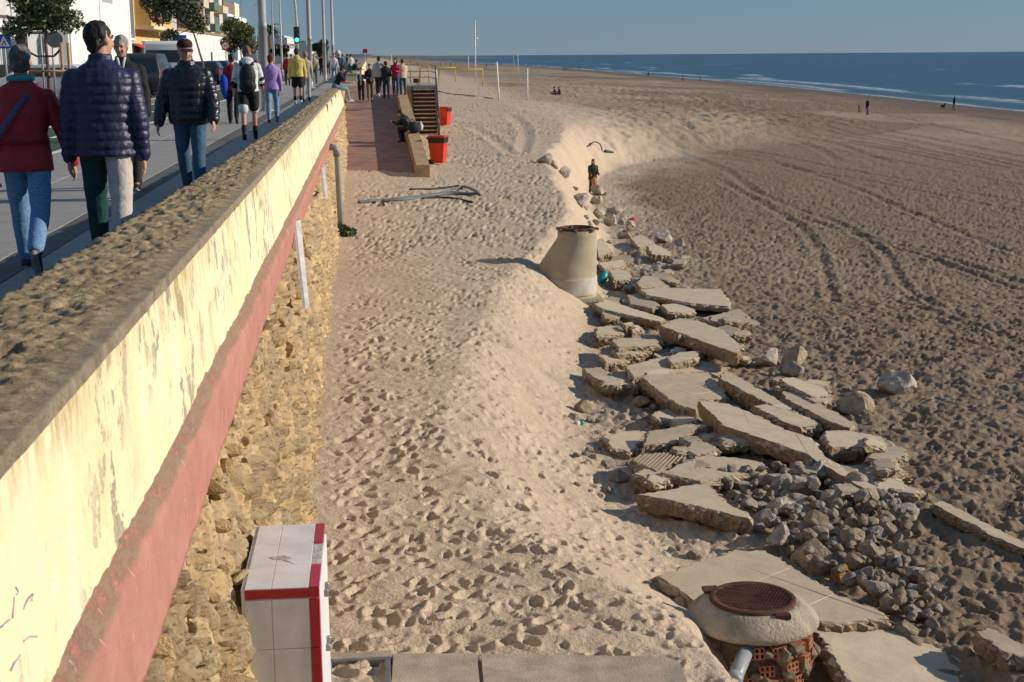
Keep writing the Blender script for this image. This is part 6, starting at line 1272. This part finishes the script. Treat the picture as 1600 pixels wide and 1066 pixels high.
    c = rp(577, 157); person('person in black hoodie and olive trousers coming down the ramp', c[0]+.05, c[1]+.3, c[2], 184, 1.72, .014, ((-8, 12), (14, 8)), ((20, 70, 6), (10, 80, 8)), 2, (0, 12), blk, cloth('olive', (.12, .10, .045)), None, hd, 'm', lambda t, P, sc, A, ln: obj('carried_coat', remesh(MB().ell(P((-.12, .24, 1.02)), (.14, .08, .13), 12), .02, 2, None, 'coat'), gry, t), group=RG, bulk=.03)
    c = rp(592, 151); person('man in light grey hooded jacket walking up the ramp', c[0], c[1], c[2], -20, 1.82, .014, ((10, 6), (-12, 18)), ((-14, 14, 8), (16, 22, 8)), 3, (-35, 0), cloth('pale_grey', (.34, .36, .36)), dark, wsh, hd, 'm', group=RG, bulk=.035)
    c = rp(604, 154); person('person in black jacket and dark jeans seen from behind on the ramp', c[0], c[1], c[2], 5, 1.68, .014, ((2, 2), (-2, 4)), ((18, 60, 6), (18, 60, 6)), 6, (0, 20), blk, cloth('dark_jeans', (.02, .035, .07)), None, hb, 'm', group=RG, bulk=.04)
    c = rp(619, 152); person('woman with long dark hair in pink top standing at the ramp top', c[0], c[1]+.6, c[2]+.05, 170, 1.70, .014, ((3, 3), (-3, 3)), ((20, 80, 5), (20, 70, 5)), 0, (10, 0), cloth('hot_pink', (.42, .015, .09)), jeans, None, hb, 'f', group=RG, hairlen=.22)
    c = rp(630, 150); person('person in cream coat beside the woman in pink', c[0], c[1]+.2, c[2]+.05, 20, 1.62, .015, ((3, 3), (-3, 3)), ((14, 50, 6), (10, 40, 6)), 3, (0, 0), cloth('cream_coat', (.52, .44, .32)), jeans, None, hd, 'f', group=RG, bulk=.045, hem=.80)
    ys = 56.2; k = (ys-RY0)/(RY1-RY0); xw_ = 1.47-.25*k+.12; zs = float(rz(ys))+.5
    def ex4(t, P, sc, A, ln): pass
    person('person dressed in black sitting hunched on the ramp wall', xw_, ys, zs, 62, 1.74, .014, ((84, 96), (70, 82)), ((40, 70, 6), (34, 75, 6)), 34, (0, 25), cloth('black_leather', (.014, .014, .016), .5), dark, None, hb, 'm', sit=True, group='people sitting', bulk=.045)
    b = thing('shoulder_bag', 'bulky black bag on the ramp wall beside the seated person', 'bag', (xw_+.12, ys-.75, zs-.05)); q = MB(); q.ell((0, 0, .2), (.24, .3, .22), 14).ell((.05, -.1, .12), (.25, .25, .14), 12); obj('bag_body', remesh(q, .02, 2, None, 'bag'), cloth('bag_black', (.02, .022, .03)), b); MB().tube([(-.15, 0, .35), (-.05, .05, .52), (.12, 0, .36)], .02, 6).build('handle', blk, b)
    b = thing('white_bag', 'small white plastic bag hanging behind the black bag', 'bag', (xw_+.42, ys-.55, zs)); q = MB(); q.ell((0, 0, .16), (.1, .12, .15), 12).ell((0, 0, .32), (.04, .05, .06), 8); obj('bag_body', remesh(q, .02, 2, None, 'bag'), cloth('bag_white', (.6, .6, .6)), b)
    # woman with a bag on the lower beach
    c = on_ground(926, 303); s = F/((c-CAMP)@_d); hgt = (303-249)/s
    person('woman in dark coat holding an orange bag beside the rocks', c[0], c[1], c[2], 190, hgt, .014, ((8, 6), (-6, 10)), ((14, 55, 4), (14, 55, 4)), 4, (0, 12), cloth('brown_coat', (.05, .04, .03)), cloth('brown_trouser', (.07, .05, .035)), None, mat('hair_auburn', (.10, .04, .02), .6), 'f', lambda t, P, sc, A, ln: (obj('bag', remesh(MB().ell(P((0, .26, .66)), (.15, .09, .2), 12), .02, 2, None, 'bag'), cloth('orange_bag', (.50, .20, .10)), t), MB().tube([P((-.06, .27, .86)), P((0, .27, 1.0)), P((.06, .27, .86))], .015, 6).build('bag_handle', cloth('orange_bag', ()), t)), group=None, bulk=.05, hem=.70, hairlen=.12)
    BG = 'walkers along the water'
    for px, py, yt, lb, tp, bt, f in ((1355, 180, 153, 'walker in dark jacket beside a child near the water', cloth('plum', (.06, .025, .04)), cloth('mid_blue', ()), 120), (1342, 177, 163, 'small child walking ahead of the adult near the water', cloth('teal_kid', (.05, .12, .12)), dark, 100), (1490, 172, 150, 'walker with a dog at the edge of the water', blk, jeans, -80), (1013, 120, 112, 'lone dark figure at the waterline, left of the others', blk, blk, 0), (1067, 127, 117, 'figure with tan top at the waterline', cloth('olive', ()), dark, 90), (1094, 127, 119, 'dark figure right of the tan top at the waterline', blk, blk, 90), (880, 111, 106, 'left one of a distant pair by the surf', blk, blk, 0), (884, 111, 106, 'right one of a distant pair by the surf', dark, dark, 0)):
        c = on_ground(px, py); hgt = (py-yt)/(F/((c-CAMP)@_d)); person(lb, c[0], c[1], c[2], f, min(1.85, max(hgt, 1.0)), .03, ((14, 6), (-14, 14)), top=tp, bottom=bt, hair=hb, group=BG)
    for px, py, lb, tp in ((868, 148, 'person in dark red sitting on the sand, left of a pair', cloth('plum', ())), (875, 148, 'person in black sitting on the sand, right of a pair', blk)):
        c = on_ground(px, py); person(lb, c[0], c[1], c[2], 90, 1.72, .03, ((95, 110), (90, 100)), ((40, 40, 8), (40, 40, 8)), 12, (0, 0), tp, dark, None, hb, 'm', sit=True, group='people sitting on the beach')
    rg = random.Random(8)
    for px, py in ((688, 104), (697, 103), (704, 104), (711, 103), (652, 101), (641, 99), (630, 100), (760, 106)):
        c = on_ground(px, py); person('tiny dark figure far off on the beach', c[0], c[1], c[2], rg.uniform(0, 360), 1.72, .045, top=rg.choice((blk, dark, jeans)), bottom=dark, hair=hb, group='tiny figures far off on the beach')
    # dog
    c = on_ground(1473, 171); d = thing('dog', 'small brown dog at the edge of the water beside the walker', 'dog', tuple(c), rad(200)); q = MB()
    q.ell((0, .12, .42), (.12, .2, .14), 12); q.ell((0, -.12, .42), (.1, .2, .11), 12); limb(q, [(0, .25, .48), (0, .36, .62)], [.075, .065]); q.ell((0, .42, .65), (.07, .11, .075), 10); q.ell((0, .52, .62), (.035, .06, .035), 8)
    for s in (-1, 1):
        limb(q, [(s*.07, .2, .4), (s*.07, .18, .2), (s*.07, .2, .02)], [.05, .03, .025]); limb(q, [(s*.07, -.22, .4), (s*.07, -.16, .24), (s*.07, -.27, .16), (s*.07, -.24, .02)], [.06, .035, .028, .025]); q.ell((s*.05, .38, .72), (.02, .025, .045), 6)
    limb(q, [(0, -.3, .46), (0, -.42, .58)], [.025, .015]); obj('body', remesh(q, .02, 2, None, 'dog'), mat('dog_fur', (.09, .035, .02), .9, .3, 20), d)
people()

bpy.data.scenes.remove(WS)
